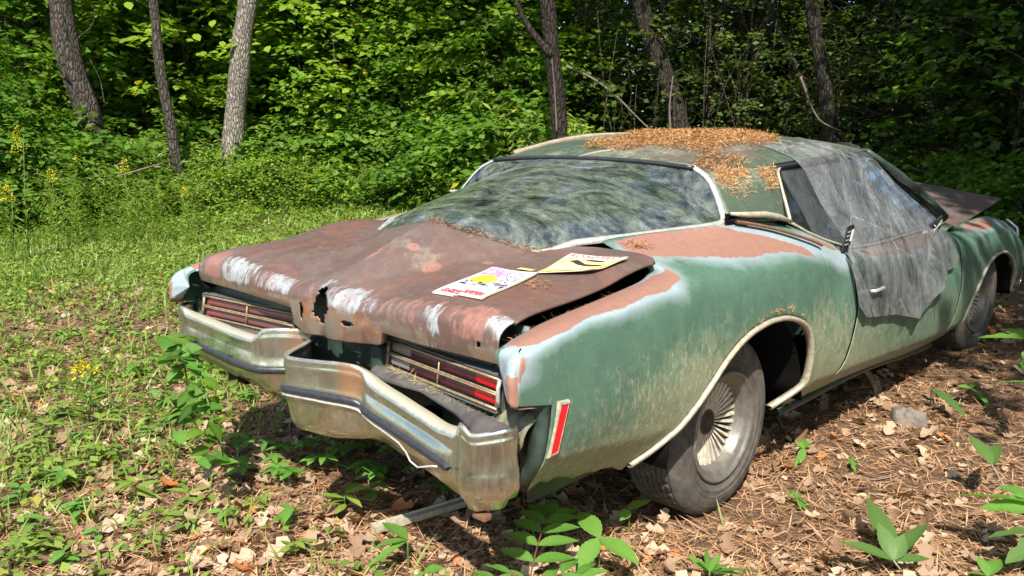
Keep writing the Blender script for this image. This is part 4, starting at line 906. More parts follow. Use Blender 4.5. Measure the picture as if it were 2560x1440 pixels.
def crown_mesh(name, seed, h0, h1, rad, nspray, per, leaf=.085, spread=.22, flat=.45, tm=DIAMOND, shape='dome', droop=.0):
    r = np.random.default_rng(seed)
    u = r.random(nspray); z = h0 + (h1 - h0) * u
    if shape == 'dome': rr = rad * np.sqrt(np.clip(1 - ((z - h0) / (h1 - h0)) ** 2.2, .04, 1)) * r.random(nspray) ** .42
    elif shape == 'egg': q = (z - h0) / (h1 - h0); rr = rad * np.sqrt(np.clip(4 * q * (1 - q), .05, 1)) * r.random(nspray) ** .40
    else: rr = rad * (1.05 - (z - h0) / (h1 - h0)) * r.random(nspray) ** .5
    a = r.random(nspray) * 2 * pi; C = np.stack([rr * np.cos(a), rr * np.sin(a), z], -1)
    C += (np.stack([fbm(C, .9, seed + k) for k in range(3)], -1) - .5) * rad * .8
    n = nspray * per; ci = np.repeat(np.arange(nspray), per)
    # each spray: leaves along a gently drooping twig pointing outwards
    ta = a[ci] + r.normal(0, .5, n); s = (r.random(n) - .25) * spread * 2.6
    off = np.stack([np.cos(ta) * s, np.sin(ta) * s, -np.abs(s) * .25], -1) + r.normal(0, spread * .36, (n, 3)) * np.array([1, 1, flat])
    P = C[ci] + off; up = np.stack([r.normal(0, .42, n), r.normal(0, .42, n), np.ones(n)], -1) + off * droop
    up += np.stack([np.cos(a[ci]), np.sin(a[ci]), 0 * s], -1) * .35
    sv = r.random(nspray)[ci] * .6 + r.random(n) * .4; sv = np.where(r.random(n) < .012, .97, sv * .92)
    return leaf_mesh(name, tm, P, up, r.random(n) * 2 * pi, leaf * (.6 + .8 * r.random(n)), sv), C
def limb_mesh(name, seed, base_r, H, C, nl=9, lean=(0, 0), n=10):
    r = np.random.default_rng(seed); mb = MB(); K = 14
    zz = np.linspace(-.15, H, K); path = np.stack([lean[0] * zz + .06 * np.sin(zz * .9 + seed), lean[1] * zz + .06 * np.cos(zz * .7 + seed), zz], -1)
    rad = base_r * (1 - .62 * np.linspace(0, 1, K)) * (1 + .35 * np.exp(-zz / .25)); mb.tube(path, rad, n, jit=.12)
    if len(C):
        for c in C[r.choice(len(C), min(nl, len(C)), replace=False)]:
            k = int(np.clip(np.searchsorted(zz, c[2] * (.55 + .25 * r.random())), 1, K - 2)); p0 = path[k]; mid = (p0 + c) / 2 + np.array([0, 0, .12 * np.linalg.norm(c - p0)]) + r.normal(0, .05, 3)
            t = np.linspace(0, 1, 6)[:, None]; q = p0 * (1 - t) ** 2 + 2 * mid * t * (1 - t) + c * t ** 2; mb.tube(q, rad[k] * .42 * (1 - .8 * t[:, 0]) + .003, 5)
    return mesh_np(name, mb.v, mb.f)

# ---- ground ---------------------------------------------------------------------------------------------
def ground_mat():
    m = N('forest_floor'); co = m.coord(); n0 = m.noise(.45, 5, .6, co); n1 = m.noise(3.5, 6, .65, co, .4); n2 = m.noise(28, 6, .7, co); n3 = m.noise(120, 4, .7, co, 1.5)
    c = m.mix(m.rng(n1, .35, .68), (.055, .036, .024), (.16, .095, .058)); c = m.mix(m.rng(n2, .42, .7), c, (.24, .14, .085)); c = m.mix(m.math('MULTIPLY', m.rng(n3, .5, .7), .7), c, (.34, .22, .14))
    c = m.mix(m.math('MULTIPLY', m.rng(n3, .48, .32), .6), c, (.03, .02, .014))
    g = m.attr('green').outputs['Fac']; gg = m.rng(m.math('ADD', g, m.math('MULTIPLY', m.math('SUBTRACT', n1, .5), .6)), .45, .75)
    c = m.mix(m.math('MULTIPLY', gg, .8), c, m.mix(n2, (.045, .08, .015), (.12, .17, .035)))
    m.pbr(c, .92, 0, m.bump(m.math('ADD', n2, m.math('MULTIPLY', n3, .5)), .8, .03), .15); return m.m
def green_at(x, y):
    """how green the ground cover is: lush on the left and at the wood's edge, bare litter to the right of the car"""
    d = np.stack([np.asarray(x, float) - CAM[0], np.asarray(y, float) - CAM[1]], -1); f = d @ FWD; s_ = d @ RGT
    ang = np.degrees(np.arctan2(s_, f)); dist = np.hypot(f, s_)
    left = smoothstep(6, -6, ang); g = left * (.36 + .20 * smoothstep(3.8, 5.0, dist) + .44 * smoothstep(6.8, 8.5, dist)) 
    g = g + .30 * smoothstep(-14, -26, ang) * smoothstep(4.4, 2.6, dist); P = np.stack([x, y], -1)
    g = g * (.12 + 1.45 * fbm(P, .9, 12)) * (1 - .4 * smoothstep(.60, .5, fbm(P, 2.6, 4)) * smoothstep(9, 5, dist))
    g = np.maximum(g, smoothstep(12.0, 14.0, dist) * .8); car_ = smoothstep(1.15, .75, np.abs(x)) * smoothstep(-1.25, -.95, y) * smoothstep(4.2, 3.9, y)
    g = g * (1 - smoothstep(4.2, 3.2, np.hypot(x - .2, (y + 1.2) * 1.4) + 2.4) * .8)
    return np.clip(g * (1 - .9 * car_), 0, 1.1)
a_ = np.linspace(0, 2 * pi, 181); rd = np.r_[np.linspace(0, 9, 110), np.linspace(9.3, 40, 60), [60, 120, 240]]
GX = CAM[0] - 1.2 + np.outer(rd, np.cos(a_)); GY = CAM[1] + 1.5 + np.outer(rd, np.sin(a_))
mb = MB().grid(np.stack([GX, GY, gz(GX, GY)], -1)); me = mesh_np('ground', mb.v, mb.f); vv = np.array(mb.v); pattr(me, 'green', green_at(vv[:, 0], vv[:, 1]))
obj('ground', me, ground_mat(), kind='structure')

def ground_pts(n, amin, amax, dmin, dmax, r, power=1.0):
    """points spread over the visible sector, denser near"""
    a = np.radians(amin + (amax - amin) * r.random(n)); d = dmin + (dmax - dmin) * r.random(n) ** power
    dirv = np.cos(a)[:, None] * FWD + np.sin(a)[:, None] * RGT; P = CAM[:2] + dirv * d[:, None]; return P, d
def hit_car(P): return (np.abs(P[:, 0]) < .86) & (P[:, 1] > -1.02) & (P[:, 1] < 4.0)
def tyre_clear(P):
    k = np.ones(len(P), bool)
    for x in (.78, -.78):
        for y in (0, 3.1): k &= ~((np.abs(P[:, 0] - x) < .13) & (np.abs(P[:, 1] - y) < .2))
    return k
# ---- litter ------------------------------------------------------------------------------------------------
r = np.random.default_rng(11)
def norm_ground(n, r, t=.25): return np.stack([r.normal(0, t, n), r.normal(0, t, n), np.ones(n)], -1)
CURL = (np.array([(0, 0, .0), (.22, .12, .06), (.36, .40, .16), (.16, .55, .05), (.30, .78, .18), (0, 1, .10), (-.30, .78, .12), (-.16, .55, .04), (-.36, .40, .20), (-.22, .12, .05), (0, .3, -.02), (0, .68, -.02)]),
        np.array([(0, 1, 10, 9), (1, 2, 3, 10), (10, 3, 11, 7), (9, 10, 7, 8), (3, 4, 5, 11), (11, 5, 6, 7)]))
P, d = ground_pts(34000, -34, 40, 1.3, 14, r, 1.5)
g = green_at(P[:, 0], P[:, 1]); ang_ok = r.random(len(P)) < (1.05 - .62 * g) * (.35 + .65 * smoothstep(.35, .6, fbm(P, 1.6, 30)))
P = P[ang_ok & tyre_clear(P)]; n = len(P); sz = (.022 + .075 * r.random(n) ** 2.6)
P3 = np.c_[P, gz(P[:, 0], P[:, 1]) + .004 + .010 * r.random(n)]
v_ = r.random(n) ** 1.3 * .92; v_ = np.where(r.random(n) < .05, .97, v_)
obj('leaf_litter', leaf_mesh('leaf_litter', CURL, P3, norm_ground(n, r, .35), r.random(n) * 6.28, sz, v_), M_litter, kind='stuff', label='dry brown fallen leaves lying all over the forest floor', cat='leaf litter')
P, d = ground_pts(85000, -34, 36, 1.3, 8.5, r, 1.4); g = green_at(P[:, 0], P[:, 1]); P = P[(r.random(len(P)) < 1.0 - .55 * g) & tyre_clear(P)]; n = len(P)
NEED = (np.array([(0, 0, 0), (.018, .5, .03), (0, 1, 0), (-.018, .5, .03)]), np.array([(0, 1, 2, 3)]))
P3 = np.c_[P, gz(P[:, 0], P[:, 1]) + .003 + .012 * r.random(n)]
obj('pine_needles', leaf_mesh('pine_needles', NEED, P3, norm_ground(n, r, .22), r.random(n) * 6.28, .05 + .07 * r.random(n), r.random(n)), M_needle, kind='stuff', label='thin orange brown pine needles strewn over the ground', cat='pine needles')
# ---- ground cover: small leafy plantlets and grass ------------------------------------------------------------
P, d = ground_pts(34000, -36, 16, 1.4, 18, r, .9); g = green_at(P[:, 0], P[:, 1]); keep = (r.random(len(P)) < g * .85) & ~hit_car(P); P = P[keep]; d = d[keep]; n0 = len(P); per = 8
hh = .03 + .08 * r.random(n0) * (1 + smoothstep(8, 13, d)) ; ci = np.repeat(np.arange(n0), per); n = n0 * per; ya = r.random(n) * 6.28
sp_ = .035 * (.4 + r.random(n)); Z = gz(P[:, 0], P[:, 1])
P3 = np.c_[P[ci, 0] + np.cos(ya) * sp_, P[ci, 1] + np.sin(ya) * sp_, Z[ci] + hh[ci] * (.25 + .75 * r.random(n))]
up = np.stack([-np.cos(ya) * -.25 + r.normal(0, .3, n), np.sin(ya) * .25 + r.normal(0, .3, n), np.ones(n)], -1)
vv_ = np.clip(r.random(n0)[ci] * .6 + r.random(n) * .35, 0, .92); vv_ = np.where(r.random(n) < .02, .97, vv_)
obj('ground_cover', leaf_mesh('ground_cover', DIAMOND, P3, up, ya, (.022 + .034 * r.random(n)) * (1 + .5 * smoothstep(7, 13, d)[ci]), vv_), M_cover, kind='stuff', label='low bright green leafy ground cover left of the car', cat='ground cover')
P, d = ground_pts(90000, -36, 18, 1.4, 17, r, .85); g = green_at(P[:, 0], P[:, 1]); keep = (r.random(len(P)) < g * .9 * smoothstep(.3, .6, fbm(P, 1.1, 41)) + .02) & ~hit_car(P); P = P[keep]; d = d[keep]; n = len(P)
BL = (np.array([(-.035, 0, 0), (.035, 0, 0), (.028, .25, .5), (-.028, .25, .5), (0, .65, .85)]), np.array([(0, 1, 2, 3)]))
BL3 = (BL[0], np.array([(0, 1, 2), (0, 2, 3), (3, 2, 4)]))
P3 = np.c_[P, gz(P[:, 0], P[:, 1])]; fr = rot_basis(n, norm_ground(n, r, .25), r.random(n) * 6.28)
V, F, A = scatter(BL3, P3, fr, (.06 + .09 * r.random(n)) * (1 + .6 * smoothstep(8, 13, d)), np.where(r.random(n) < .05, .97, r.random(n) * .92))
me = mesh_np('grass', V, F, False); pattr(me, 'var', A); obj('grass', me, M_grass, kind='stuff', label='short bright green grass in the clearing before the trees', cat='grass')
# twigs on the ground
tw = MB(); P, d = ground_pts(260, -32, 36, 1.6, 8, r)
for p in P[tyre_clear(P)]:
    a = r.random() * 6.28; L_ = .06 + .25 * r.random(); q = np.array([cos(a), sin(a)])
    pt = [(p[0] + q[0] * t * L_ + .01 * r.normal(), p[1] + q[1] * t * L_ + .01 * r.normal(), gz(p[0] + q[0] * t * L_, p[1] + q[1] * t * L_) + .008) for t in (0, .5, 1)]
    tw.tube(pt, [.0028, .0022, .0012], 4)
tw.obj('twigs', M_twig, kind='stuff', label='thin dry twigs scattered among the fallen leaves', cat='twigs')

# ---- understorey shrubs and young trees making the green wall -------------------------------------------------
def tree_kind(seed, h0, h1, rad, nspray, per, leaf, mat, base_r, shape='dome', tm=DIAMOND, nl=12, barkm=None, **k):
    me, C = crown_mesh('crown', seed, h0, h1, rad, nspray, per, leaf, tm=tm, shape=shape, **k)
    return me, limb_mesh('trunk', seed, base_r, h1 * .8, C, nl), mat, barkm or M_bark3
OVAL2 = (np.array([(0, 0, 0), (.30, .25, .05), (.34, .60, .04), (0, 1, -.08), (-.34, .60, .04), (-.30, .25, .05)]), np.array([(0, 1, 2, 3, 4, 5)]))
KINDS = {
 'maple': tree_kind(101, .6, 5.2, 1.7, 190, 22, .125, M_leaf, .035, 'egg'),
 'beech': tree_kind(102, .3, 4.2, 1.5, 190, 22, .105, M_leafy, .03, 'egg'),
 'dense': tree_kind(103, .1, 3.0, 1.4, 190, 22, .10, M_leaf, .02, 'dome'),
 'bush': tree_kind(104, .0, 1.5, 1.0, 95, 24, .10, M_leaf, .012, 'dome'),
 'goldbush': tree_kind(105, .0, 1.0, 1.0, 190, 16, .05, M_leafy, .012, 'dome'),
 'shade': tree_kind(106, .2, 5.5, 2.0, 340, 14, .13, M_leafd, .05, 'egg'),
 'thin': tree_kind(107, .8, 4.6, 1.8, 70, 16, .10, M_dryleaf, .03, 'egg', nl=26),
 'canopy': tree_kind(109, 4.6, 9.0, 3.4, 620, 17, .17, M_leaf, .16, 'egg', nl=30, spread=.34),
 'broad': tree_kind(110, .5, 4.6, 1.6, 150, 24, .14, M_leafy, .035, 'egg', tm=OVAL2, spread=.26, nl=16),
 'weedbush': tree_kind(111, .0, 1.3, 1.0, 130, 26, .13, M_cover, .010, 'dome', tm=NARROW, spread=.16, flat=1.0, nl=30),
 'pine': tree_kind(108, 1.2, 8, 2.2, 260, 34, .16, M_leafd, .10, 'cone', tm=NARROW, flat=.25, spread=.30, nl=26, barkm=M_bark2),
}
GROUPS = {'maple': ('understory_tree', 'understory tree', 'slender young broadleaved tree in the green edge of the wood', 'young trees along the edge of the wood'),
 'beech': ('understory_tree', 'understory tree', 'light yellow green young tree in the edge of the wood', 'light green young trees along the edge of the wood'),
 'dense': ('tall_shrub', 'shrub', 'dense mid green shrub leafy down to the ground in the wood edge', 'tall shrubs along the edge of the wood'),
 'bush': ('low_bush', 'bush', 'low rounded green bush where the clearing meets the wood', 'low bushes at the foot of the trees'),
 'goldbush': ('yellow_bush', 'bush', 'low yellow green bush at the foot of the trees', 'yellow green bushes at the foot of the trees'),
 'shade': ('shaded_tree', 'tree', 'dark leafy tree standing deeper in the shade of the wood', 'shaded trees deeper in the wood'),
 'broad': ('broadleaved_tree', 'understory tree', 'x', 'big-leaved young trees in the edge of the wood'),
 'weedbush': ('weedy_bush', 'bush', 'x', 'narrow-leaved bushes at the foot of the trees'),
 'thin': ('sparse_tree', 'tree', 'sparse bare-limbed young tree with scattered leaves', 'sparse young trees behind the car'),
 'pine': ('pine_tree', 'pine tree', 'dark pine tree with drooping boughs behind the car', 'dark pines behind the car')}
protos = {}
LAND = [(60, 'the far left trunk'), (220, 'the thick left trunk'), (430, 'the thin crooked trunk'), (600, 'the pale tree'), (742, 'the dim trunk by the pale tree'), (868, 'the trunk above the lid'), (1010, 'the distant middle trunk'), (1206, 'the trunk before the forked tree'), (1390, 'the forked tree'), (1520, 'the dim trunk behind the roof'), (1660, 'the dark leaning trunk'), (1800, 'the slanting scrub trunk'), (1940, 'the slim bent trunk'), (2060, 'the black trunk'), (2200, 'the dim right trunk'), (2395, 'the thick right trunk'), (2520, 'the right edge trunk')]
LOOK = {'weedbush': 'narrow-leaved bright bush', 'broad': 'big-leaved young tree', 'maple': 'slender young tree', 'beech': 'light green young tree', 'dense': 'dense leafy shrub', 'bush': 'low rounded bush', 'goldbush': 'yellow green bush', 'shade': 'dark leafy tree', 'thin': 'sparse bare-limbed tree', 'pine': 'dark drooping pine', 'canopy': 'tall tree'}
seen_lab = {}
def place_label(kind, px, dist):
    x0, nm = min(LAND, key=lambda l: abs(l[0] - px)); side = 'left of' if px < x0 - 18 else 'right of' if px > x0 + 18 else 'in line with'
    row = 'front row' if dist < 12.6 else 'second row' if dist < 14.5 else 'third row' if dist < 16.2 else 'fourth row' if dist < 18.1 else 'deep inside' if dist < 20.5 else 'deeper inside' if dist < 23.5 else 'far inside' if dist < 27 else 'farthest inside'
    return f'{LOOK[kind]}, {row}, {side} {nm}'
def put(kind, px, dist, s=1.0, mat=None):
    k_ = 1 + .17 * float(smoothstep(1450, 1150, px)); dist *= k_; s *= 1 + (k_ - 1) * .55
    p = at(bear(px), dist); z = float(gz(p[0], p[1])); nm, cat_, lab, grp = GROUPS[kind]
    if kind not in protos:
        cm, tm_, mt, bk = KINDS[kind]; o = obj(nm, None, None, None, lab, cat_, grp); obj('trunk', tm_, bk, o); obj('crown', cm, mt, o); protos[kind] = o
    else: o = copy_tree(protos[kind])
    o['label'] = place_label(kind, px, dist)
    o.location = (p[0], p[1], z); o.rotation_euler = (0, 0, random.random() * 6.28); k = s * (.9 + .25 * random.random()); o.scale = (k, k, k * (.9 + .2 * random.random())); return o
placed = []
# right side: shady scrub close behind the car; left: sunlit wall farther off
for px, d_, k, s in [
 (-120,11.5,'dense',1.0),(-70,11.2,'dense',.8),(100,14.0,'maple',1.0),(300,14.2,'beech',.9),(330,15.5,'maple',1.05),(20,14,'maple',1.1),(500,14.3,'dense',.75),(500,15.5,'maple',1.0),(380,16.5,'maple',1.15),(640,15.5,'beech',.85),(60,13.2,'broad',.9),(330,13.6,'broad',.8),(480,13.6,'broad',.9),(760,13.2,'broad',.85),(1240,13.0,'broad',.9),(900,15.0,'broad',1.1),(520,16.5,'broad',1.2),(150,15.5,'broad',1.1),(1100,16,'broad',1.1),
 (690,13.8,'dense',.9),(760,14.6,'maple',.95),(850,13.2,'maple',.85),(930,14.2,'beech',.95),(1010,13.0,'dense',1.0),(1080,14.8,'maple',1.05),(1150,12.6,'beech',.95),(1210,13.4,'maple',1.0),(1270,12.2,'dense',1.0),(1320,13.5,'beech',1.0),
 (1340,14.5,'maple',1.05),(1460,14.0,'thin',1.0),(1530,13.5,'bush',.8),(1600,12.5,'bush',.6),(1640,15,'thin',1.1),(1750,14.5,'thin',1.0),(1850,14.0,'thin',1.05),(1560,16.5,'maple',1.0),(1800,17,'thin',1.1),(1960,15.5,'thin',1.1),(2050,16,'thin',1.0),(2150,13.5,'thin',1.0),(2130,16.5,'pine',.9),
 (2230,14.5,'pine',.85),(2300,12.5,'thin',1.0),(2350,14,'maple',.95),(2450,13,'pine',.8),(2520,11.5,'maple',.9),(2600,10.5,'thin',.9),(2650,13,'shade',1.0),(2480,15,'maple',1.0),
 (2360,11.8,'bush',.8),(2440,10.8,'bush',.75),(2540,9.8,'bush',.8),(2200,12.8,'thin',.7),(2300,11.5,'thin',.6),(2080,13,'thin',.6),(1830,13.2,'thin',.6),
 (590,12.6,'bush',.75),(700,12.4,'bush',.95),(800,12.2,'goldbush',.95),(690,11.6,'goldbush',.9),(560,11.9,'goldbush',.75),(900,12.6,'bush',1.0),(980,12.2,'bush',1.15),(1080,11.8,'bush',1.05),(1180,11.6,'bush',1.1),(1260,11.4,'bush',1.2),(1350,12,'bush',1.1),(860,12.9,'bush',1.1),
 (470,12.2,'bush',.8),(330,11.8,'bush',.9),(200,11.4,'bush',1.0),(80,10.8,'bush',.95),(-40,10.4,'bush',1.0),(400,12.9,'bush',1.1),(270,12.8,'bush',1.2)]:
    if k == 'bush' and px < 1400 and (px // 10) % 2: k = 'weedbush'
    placed.append((px, put(k, px, d_, s)))
for px, d_ in ((640, 12.0), (760, 11.9), (860, 11.9), (960, 11.8), (500, 11.8), (120, 10.4), (260, 10.9), (1120, 11.5)): placed.append((px, put('weedbush', px, d_, .62)))
rr_ = random.Random(5)
for i in range(40): put((rr_.choice(['maple', 'maple', 'beech', 'shade', 'dense']) if i < 24 else rr_.choice(['thin', 'shade', 'thin', 'pine', 'maple'])), -250 + 3100 * (i + rr_.random()) / 40, 17 + rr_.random() * 4, .95 + .3 * rr_.random())
for i in range(32): put(rr_.choice(['shade', 'shade', 'maple']), -300 + 3200 * (i + rr_.random()) / 32, 22 + rr_.random() * 5, 1.2 + .3 * rr_.random())
# the far wood that reads as one mass
P_, U_, S_, A_ = [], [], [], []
r = np.random.default_rng(77); n = 90000
a = np.radians(-52 + 104 * r.random(n)); dd = 28 + 9 * r.random(n); zz = 9.5 * r.random(n) ** .8
q = np.cos(a)[:, None] * FWD + np.sin(a)[:, None] * RGT; P3 = np.c_[CAM[:2] + q * dd[:, None], zz]; keep = fbm(P3, .35, 9) + .12 * (zz < 4.2) > .50; P3 = P3[keep]; n = len(P3)
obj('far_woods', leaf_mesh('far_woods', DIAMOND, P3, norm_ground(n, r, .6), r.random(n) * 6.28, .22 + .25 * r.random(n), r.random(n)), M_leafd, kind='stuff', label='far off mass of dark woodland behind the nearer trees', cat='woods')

# ---- trunks one can tell apart -------------------------------------------------------------------------------
def pick(px, py, dist):
    """point on the trunk seen at that bearing, at the trunk's distance"""
    d = sight(px, py); return CAM + d * (dist / math.hypot(d[0], d[1]))
def trunk(dist, pts, width, mat, label, top=9.0, crown=None, name='tree', cat='tree', jit=.10, n=14):
    """pts: (bearing as px, py) from bottom to top of frame; width at the base in metres"""
    Q = np.array([pick(px, py, dist) for px, py in pts]); z0 = gz(Q[0, 0], Q[0, 1]) - .1
    b0 = Q[0] + (Q[0] - Q[1]) / (Q[0, 2] - Q[1, 2] + 1e-6) * (z0 - Q[0, 2]) * .7; b0[2] = z0
    t1 = Q[-1] + (Q[-1] - Q[-2]) / (Q[-1, 2] - Q[-2, 2]) * (top - Q[-1, 2]) * .6; t1[2] = top
    K = np.vstack([b0, Q, t1]); s_ = np.r_[0, np.cumsum(np.linalg.norm(np.diff(K, axis=0), axis=1))]; u = np.linspace(0, s_[-1], 46)
    path = interp(u, [(s, *k) for s, k in zip(s_, K)]); rad = width / 2 * (1 - .45 * u / u[-1]) * (1 + .28 * np.exp(-u / .25)) * (1 + .05 * np.sin(u * 5.3 + dist))
    t = obj(name, None, None, None, label, cat, loc=tuple(b0)); mb = MB().tube(path - b0, rad, n, jit=jit)
    mb.obj('trunk', mat, t)
    if crown:
        cm = KINDS[crown][0]; c = obj('crown', cm, KINDS[crown][2], t, loc=tuple(path[-1] - b0 - np.array([0, 0, 3.4]))); c.scale = (1.3, 1.3, 1.0)
    return t, path, rad
T1, p1, r1 = trunk(14.2, [(583, 470), (582, 400), (588, 290), (598, 180), (607, 90), (620, 0)], .35, M_bark1, 'tall tree with pale grey furrowed bark standing in the sun', crown='maple')
T2, p2, r2 = trunk(13.6, [(238, 380), (222, 290), (190, 200), (165, 110), (152, 0)], .38, M_bark1 if False else M_bark3, 'thick grey brown trunk leaning left among the leaves, with thin vines', crown='maple')
trunk(13.8, [(470, 480), (445, 420), (425, 300), (405, 200), (392, 90), (384, 0)], .165, M_bark3, 'thin crooked grey trunk between the two thick left trees', crown=None)
T4, p4, r4 = trunk(10.8, [(1400, 352), (1396, 280), (1386, 180), (1376, 90), (1368, 0)], .215, M_bark2, 'straight dark brown trunk rising behind the car roof with a forked limb', crown='maple')
T5, p5, r5 = trunk(13.0, [(1700, 332), (1685, 250), (1655, 170), (1625, 90), (1600, 0)], .30, M_bark2, 'dark leaning trunk curving up to the left behind the middle of the roof', crown='maple')
trunk(11.8, [(2078, 350), (2068, 270), (2055, 170), (2040, 80), (2028, 0)], .20, M_bark2, 'black narrow trunk behind the front end of the roof', crown='maple')
trunk(14.5, [(2026, 350), (2018, 250), (1990, 170), (1955, 90), (1925, 20)], .11, M_bark3, 'slim grey trunk bending left beside the black trunk', crown=None)
trunk(17.5, [(2402, 240), (2400, 160), (2392, 80), (2385, 0)], .50, M_bark3, 'thick dim trunk deep in the shade at the far right', crown='shade')
trunk(18.5, [(1520, 220), (1512, 140), (1524, 60), (1535, 0)], .42, M_bark3, 'thick dim grey trunk far behind the roof', crown='shade')
trunk(15.5, [(1475, 290), (1445, 230), (1415, 170), (1390, 110)], .13, M_bark2, 'short dark leaning trunk beside the straight trunk', crown=None, top=4.0)
trunk(13.9, [(455, 470), (432, 400), (420, 385)], .24, M_bark3, 'short broken stub of a trunk in the weeds', top=.95, name='dead_stump', cat='tree stump')
for px, dist, w_, ln, lb in [(742,19,.22,4,'dim trunk in the wood right of the pale tree'),(868,17.5,.26,-6,'dark trunk deep in the leaves above the trunk lid'),(1206,18,.22,5,'dark trunk in the leaves left of the forked tree'),(1265,20,.2,-3,'distant thin trunk just left of the forked tree'),
                         (60,16,.26,10,'dark trunk at the far left edge'),(310,18,.2,-6,'dim trunk behind the two left trees'),(1010,20,.25,3,'distant trunk behind the middle shrubs'),(1760,17,.2,12,'dark slanting trunk in the scrub behind the roof'),(1880,18,.22,-8,'distant dark trunk behind the scrub'),(2200,17,.24,4,'dim trunk between the black trunk and the right edge'),(2320,19,.2,-5,'distant trunk left of the thick dim trunk'),(2520,16,.2,-10,'dim trunk by the right edge')]:
    trunk(dist, [(px, 330), (px + ln, 200), (px + 2 * ln, 90), (px + 2 * ln, 0)], w_, M_bark2, lb, crown='shade')
# forked limb of the straight trunk, thin vines on the left trunk
def limb(parent, pts, dist, rad, mat, name='limb'):
    Q = np.array([pick(px, py, dd) for px, py, dd in [(a, b, dist) if True else 0 for a, b in pts]]); s_ = np.r_[0, np.cumsum(np.linalg.norm(np.diff(Q, axis=0), axis=1))]
    u = np.linspace(0, s_[-1], 18); path = interp(u, [(s, *k) for s, k in zip(s_, Q)]); base = np.array(parent.location) if parent else path[0]
    mb = MB().tube(path - base, np.linspace(rad, rad * .45, 18), 8, jit=.1); return mb, base
def limb_child(parent, pts, dist, rad, mat, name='limb'): mb, b_ = limb(parent, pts, dist, rad, mat); mb.obj(name, mat, parent)
limb_child(T4, [(1380, 140), (1345, 100), (1310, 50), (1285, -10)], 10.75, .055, M_bark2)
limb_child(T4, [(1392, 330), (1388, 250), (1380, 150)], 10.66, .011, M_dimtwig, 'pale_strip')
limb_child(T2, [(250, 300), (205, 170), (150, 60), (135, -10)], 13.3, .012, M_bark3, 'vine')
limb_child(T2, [(205, 160), (190, 110), (232, 60), (240, 20)], 13.3, .010, M_bark3, 'vine')
limb_child(T2, [(262, 260), (250, 200), (225, 150)], 13.3, .010, M_bark3, 'vine')
def stick(pts, dist, rad, mat, name, label, cat):
    mb, b_ = limb(None, pts, dist, rad, mat); return mb.obj(name, mat, None, label=label, cat=cat, loc=tuple(b_))
stick([(1415, 165), (1480, 195), (1540, 240), (1590, 290), (1636, 335)], 12.6, .020, M_dimtwig, 'dead_branch', 'long pale curved dead branch reaching down behind the roof', 'branch')
stick([(1676, 330), (1674, 270), (1682, 190)], 12.2, .018, M_dimtwig, 'dead_sapling', 'thin pale upright dead sapling in front of the leaning trunk', 'sapling')
stick([(2000, 190), (2050, 300), (2105, 328)], 11.2, .016, M_dimtwig, 'dead_branch', 'thin pale hooked branch at the foot of the black trunk', 'branch')
stick([(205, 467), (300, 440), (410, 408)], 12.4, .018, M_dimtwig, 'fallen_branch', 'thin pale fallen branch lying in the weeds, the lower of two', 'branch')
stick([(235, 445), (270, 425), (318, 402)], 12.6, .016, M_dimtwig, 'fallen_branch', 'thin pale fallen branch lying in the weeds, the upper of two', 'branch')
stick([(2280, 420), (2380, 445), (2470, 460)], 11.5, .016, M_dimtwig, 'fallen_branch', 'thin pale branch in the scrub above the raised hood', 'branch')
# tangle of bare stems in the shady scrub behind the car
tg = MB(); rt = np.random.default_rng(8)
for i in range(70):
    px = rt.uniform(1450, 2560); dist = rt.uniform(11.5, 15); p = at(bear(px), dist); h = rt.uniform(.8, 3.0); a = rt.random() * 6.28; ln = rt.uniform(.1, 1.0)
    t = np.linspace(0, 1, 7)[:, None]; pa = np.array([[p[0], p[1], gz(p[0], p[1])]]) + t * np.array([[cos(a) * ln, sin(a) * ln, h]]) + np.sin(t * rt.uniform(2, 6)) * rt.normal(0, .28, (1, 3)); tg.tube(pa, rt.uniform(.005, .012) * (1 - .6 * t[:, 0]), 4)
tg.obj('bare_scrub_stems', M_bark3, kind='stuff', label='tangle of thin bare stems in the shade behind the car', cat='scrub')

# ---- tall weeds and goldenrod at the left ------------------------------------------------------------------------
def weed_mesh(seed, h=1.0, nl=44, leaf=.10, gold=False):
    r = np.random.default_rng(seed); mb = MB(); mb.tube([(0, 0, 0), (.02, .01, h * .5), (.05 * r.normal(), .05 * r.normal(), h)], [.005, .004, .002], 5)
    z = h * (.12 + .86 * r.random(nl)); a = r.random(nl) * 6.28; P = np.stack([.012 * np.cos(a), .012 * np.sin(a), z], -1)
    up = np.stack([-np.cos(a) * .5, -np.sin(a) * .5, np.full(nl, .9)], -1)
    V, F, A = scatter(NARROW, P, rot_basis(nl, up, a), leaf * (1.1 - .5 * z / h) * (.7 + .6 * r.random(nl)), r.random(nl) * .9)
    return mesh_np('stem', mb.v, mb.f), (V, F, A)
r = np.random.default_rng(21); VV, FF, AA = [], [], []; off = 0; SM = MB()
wm = [weed_mesh(300 + i, .75 + .12 * i)[1] for i in range(5)]
for i in range(520):
    px = r.uniform(-150, 1150) if i < 440 else r.uniform(1000, 1300); dmin = 10.2 if px < 500 else 13.0
    dist = dmin + r.random() * 2.6; p = at(bear(px), dist); hsc = (.62 if px < 520 else .50) * (.7 + .6 * r.random()) * (1 - .25 * smoothstep(500, 900, px)); V, F, A = wm[i % 5]; a = r.random() * 6.28
    Rm = np.array([[cos(a), -sin(a), 0], [sin(a), cos(a), 0], [0, 0, 1]]); VV.append((V * 1.15 * hsc) @ Rm.T + np.array([p[0], p[1], gz(p[0], p[1])])); FF.append(F + off); off += len(V); AA.append(A)
me = mesh_np('tall_weeds', np.concatenate(VV), np.concatenate(FF), False); pattr(me, 'var', np.concatenate(AA)); obj('tall_weeds', me, M_cover, kind='stuff', label='tall narrow-leaved green weeds before the trees at the left', cat='weeds')
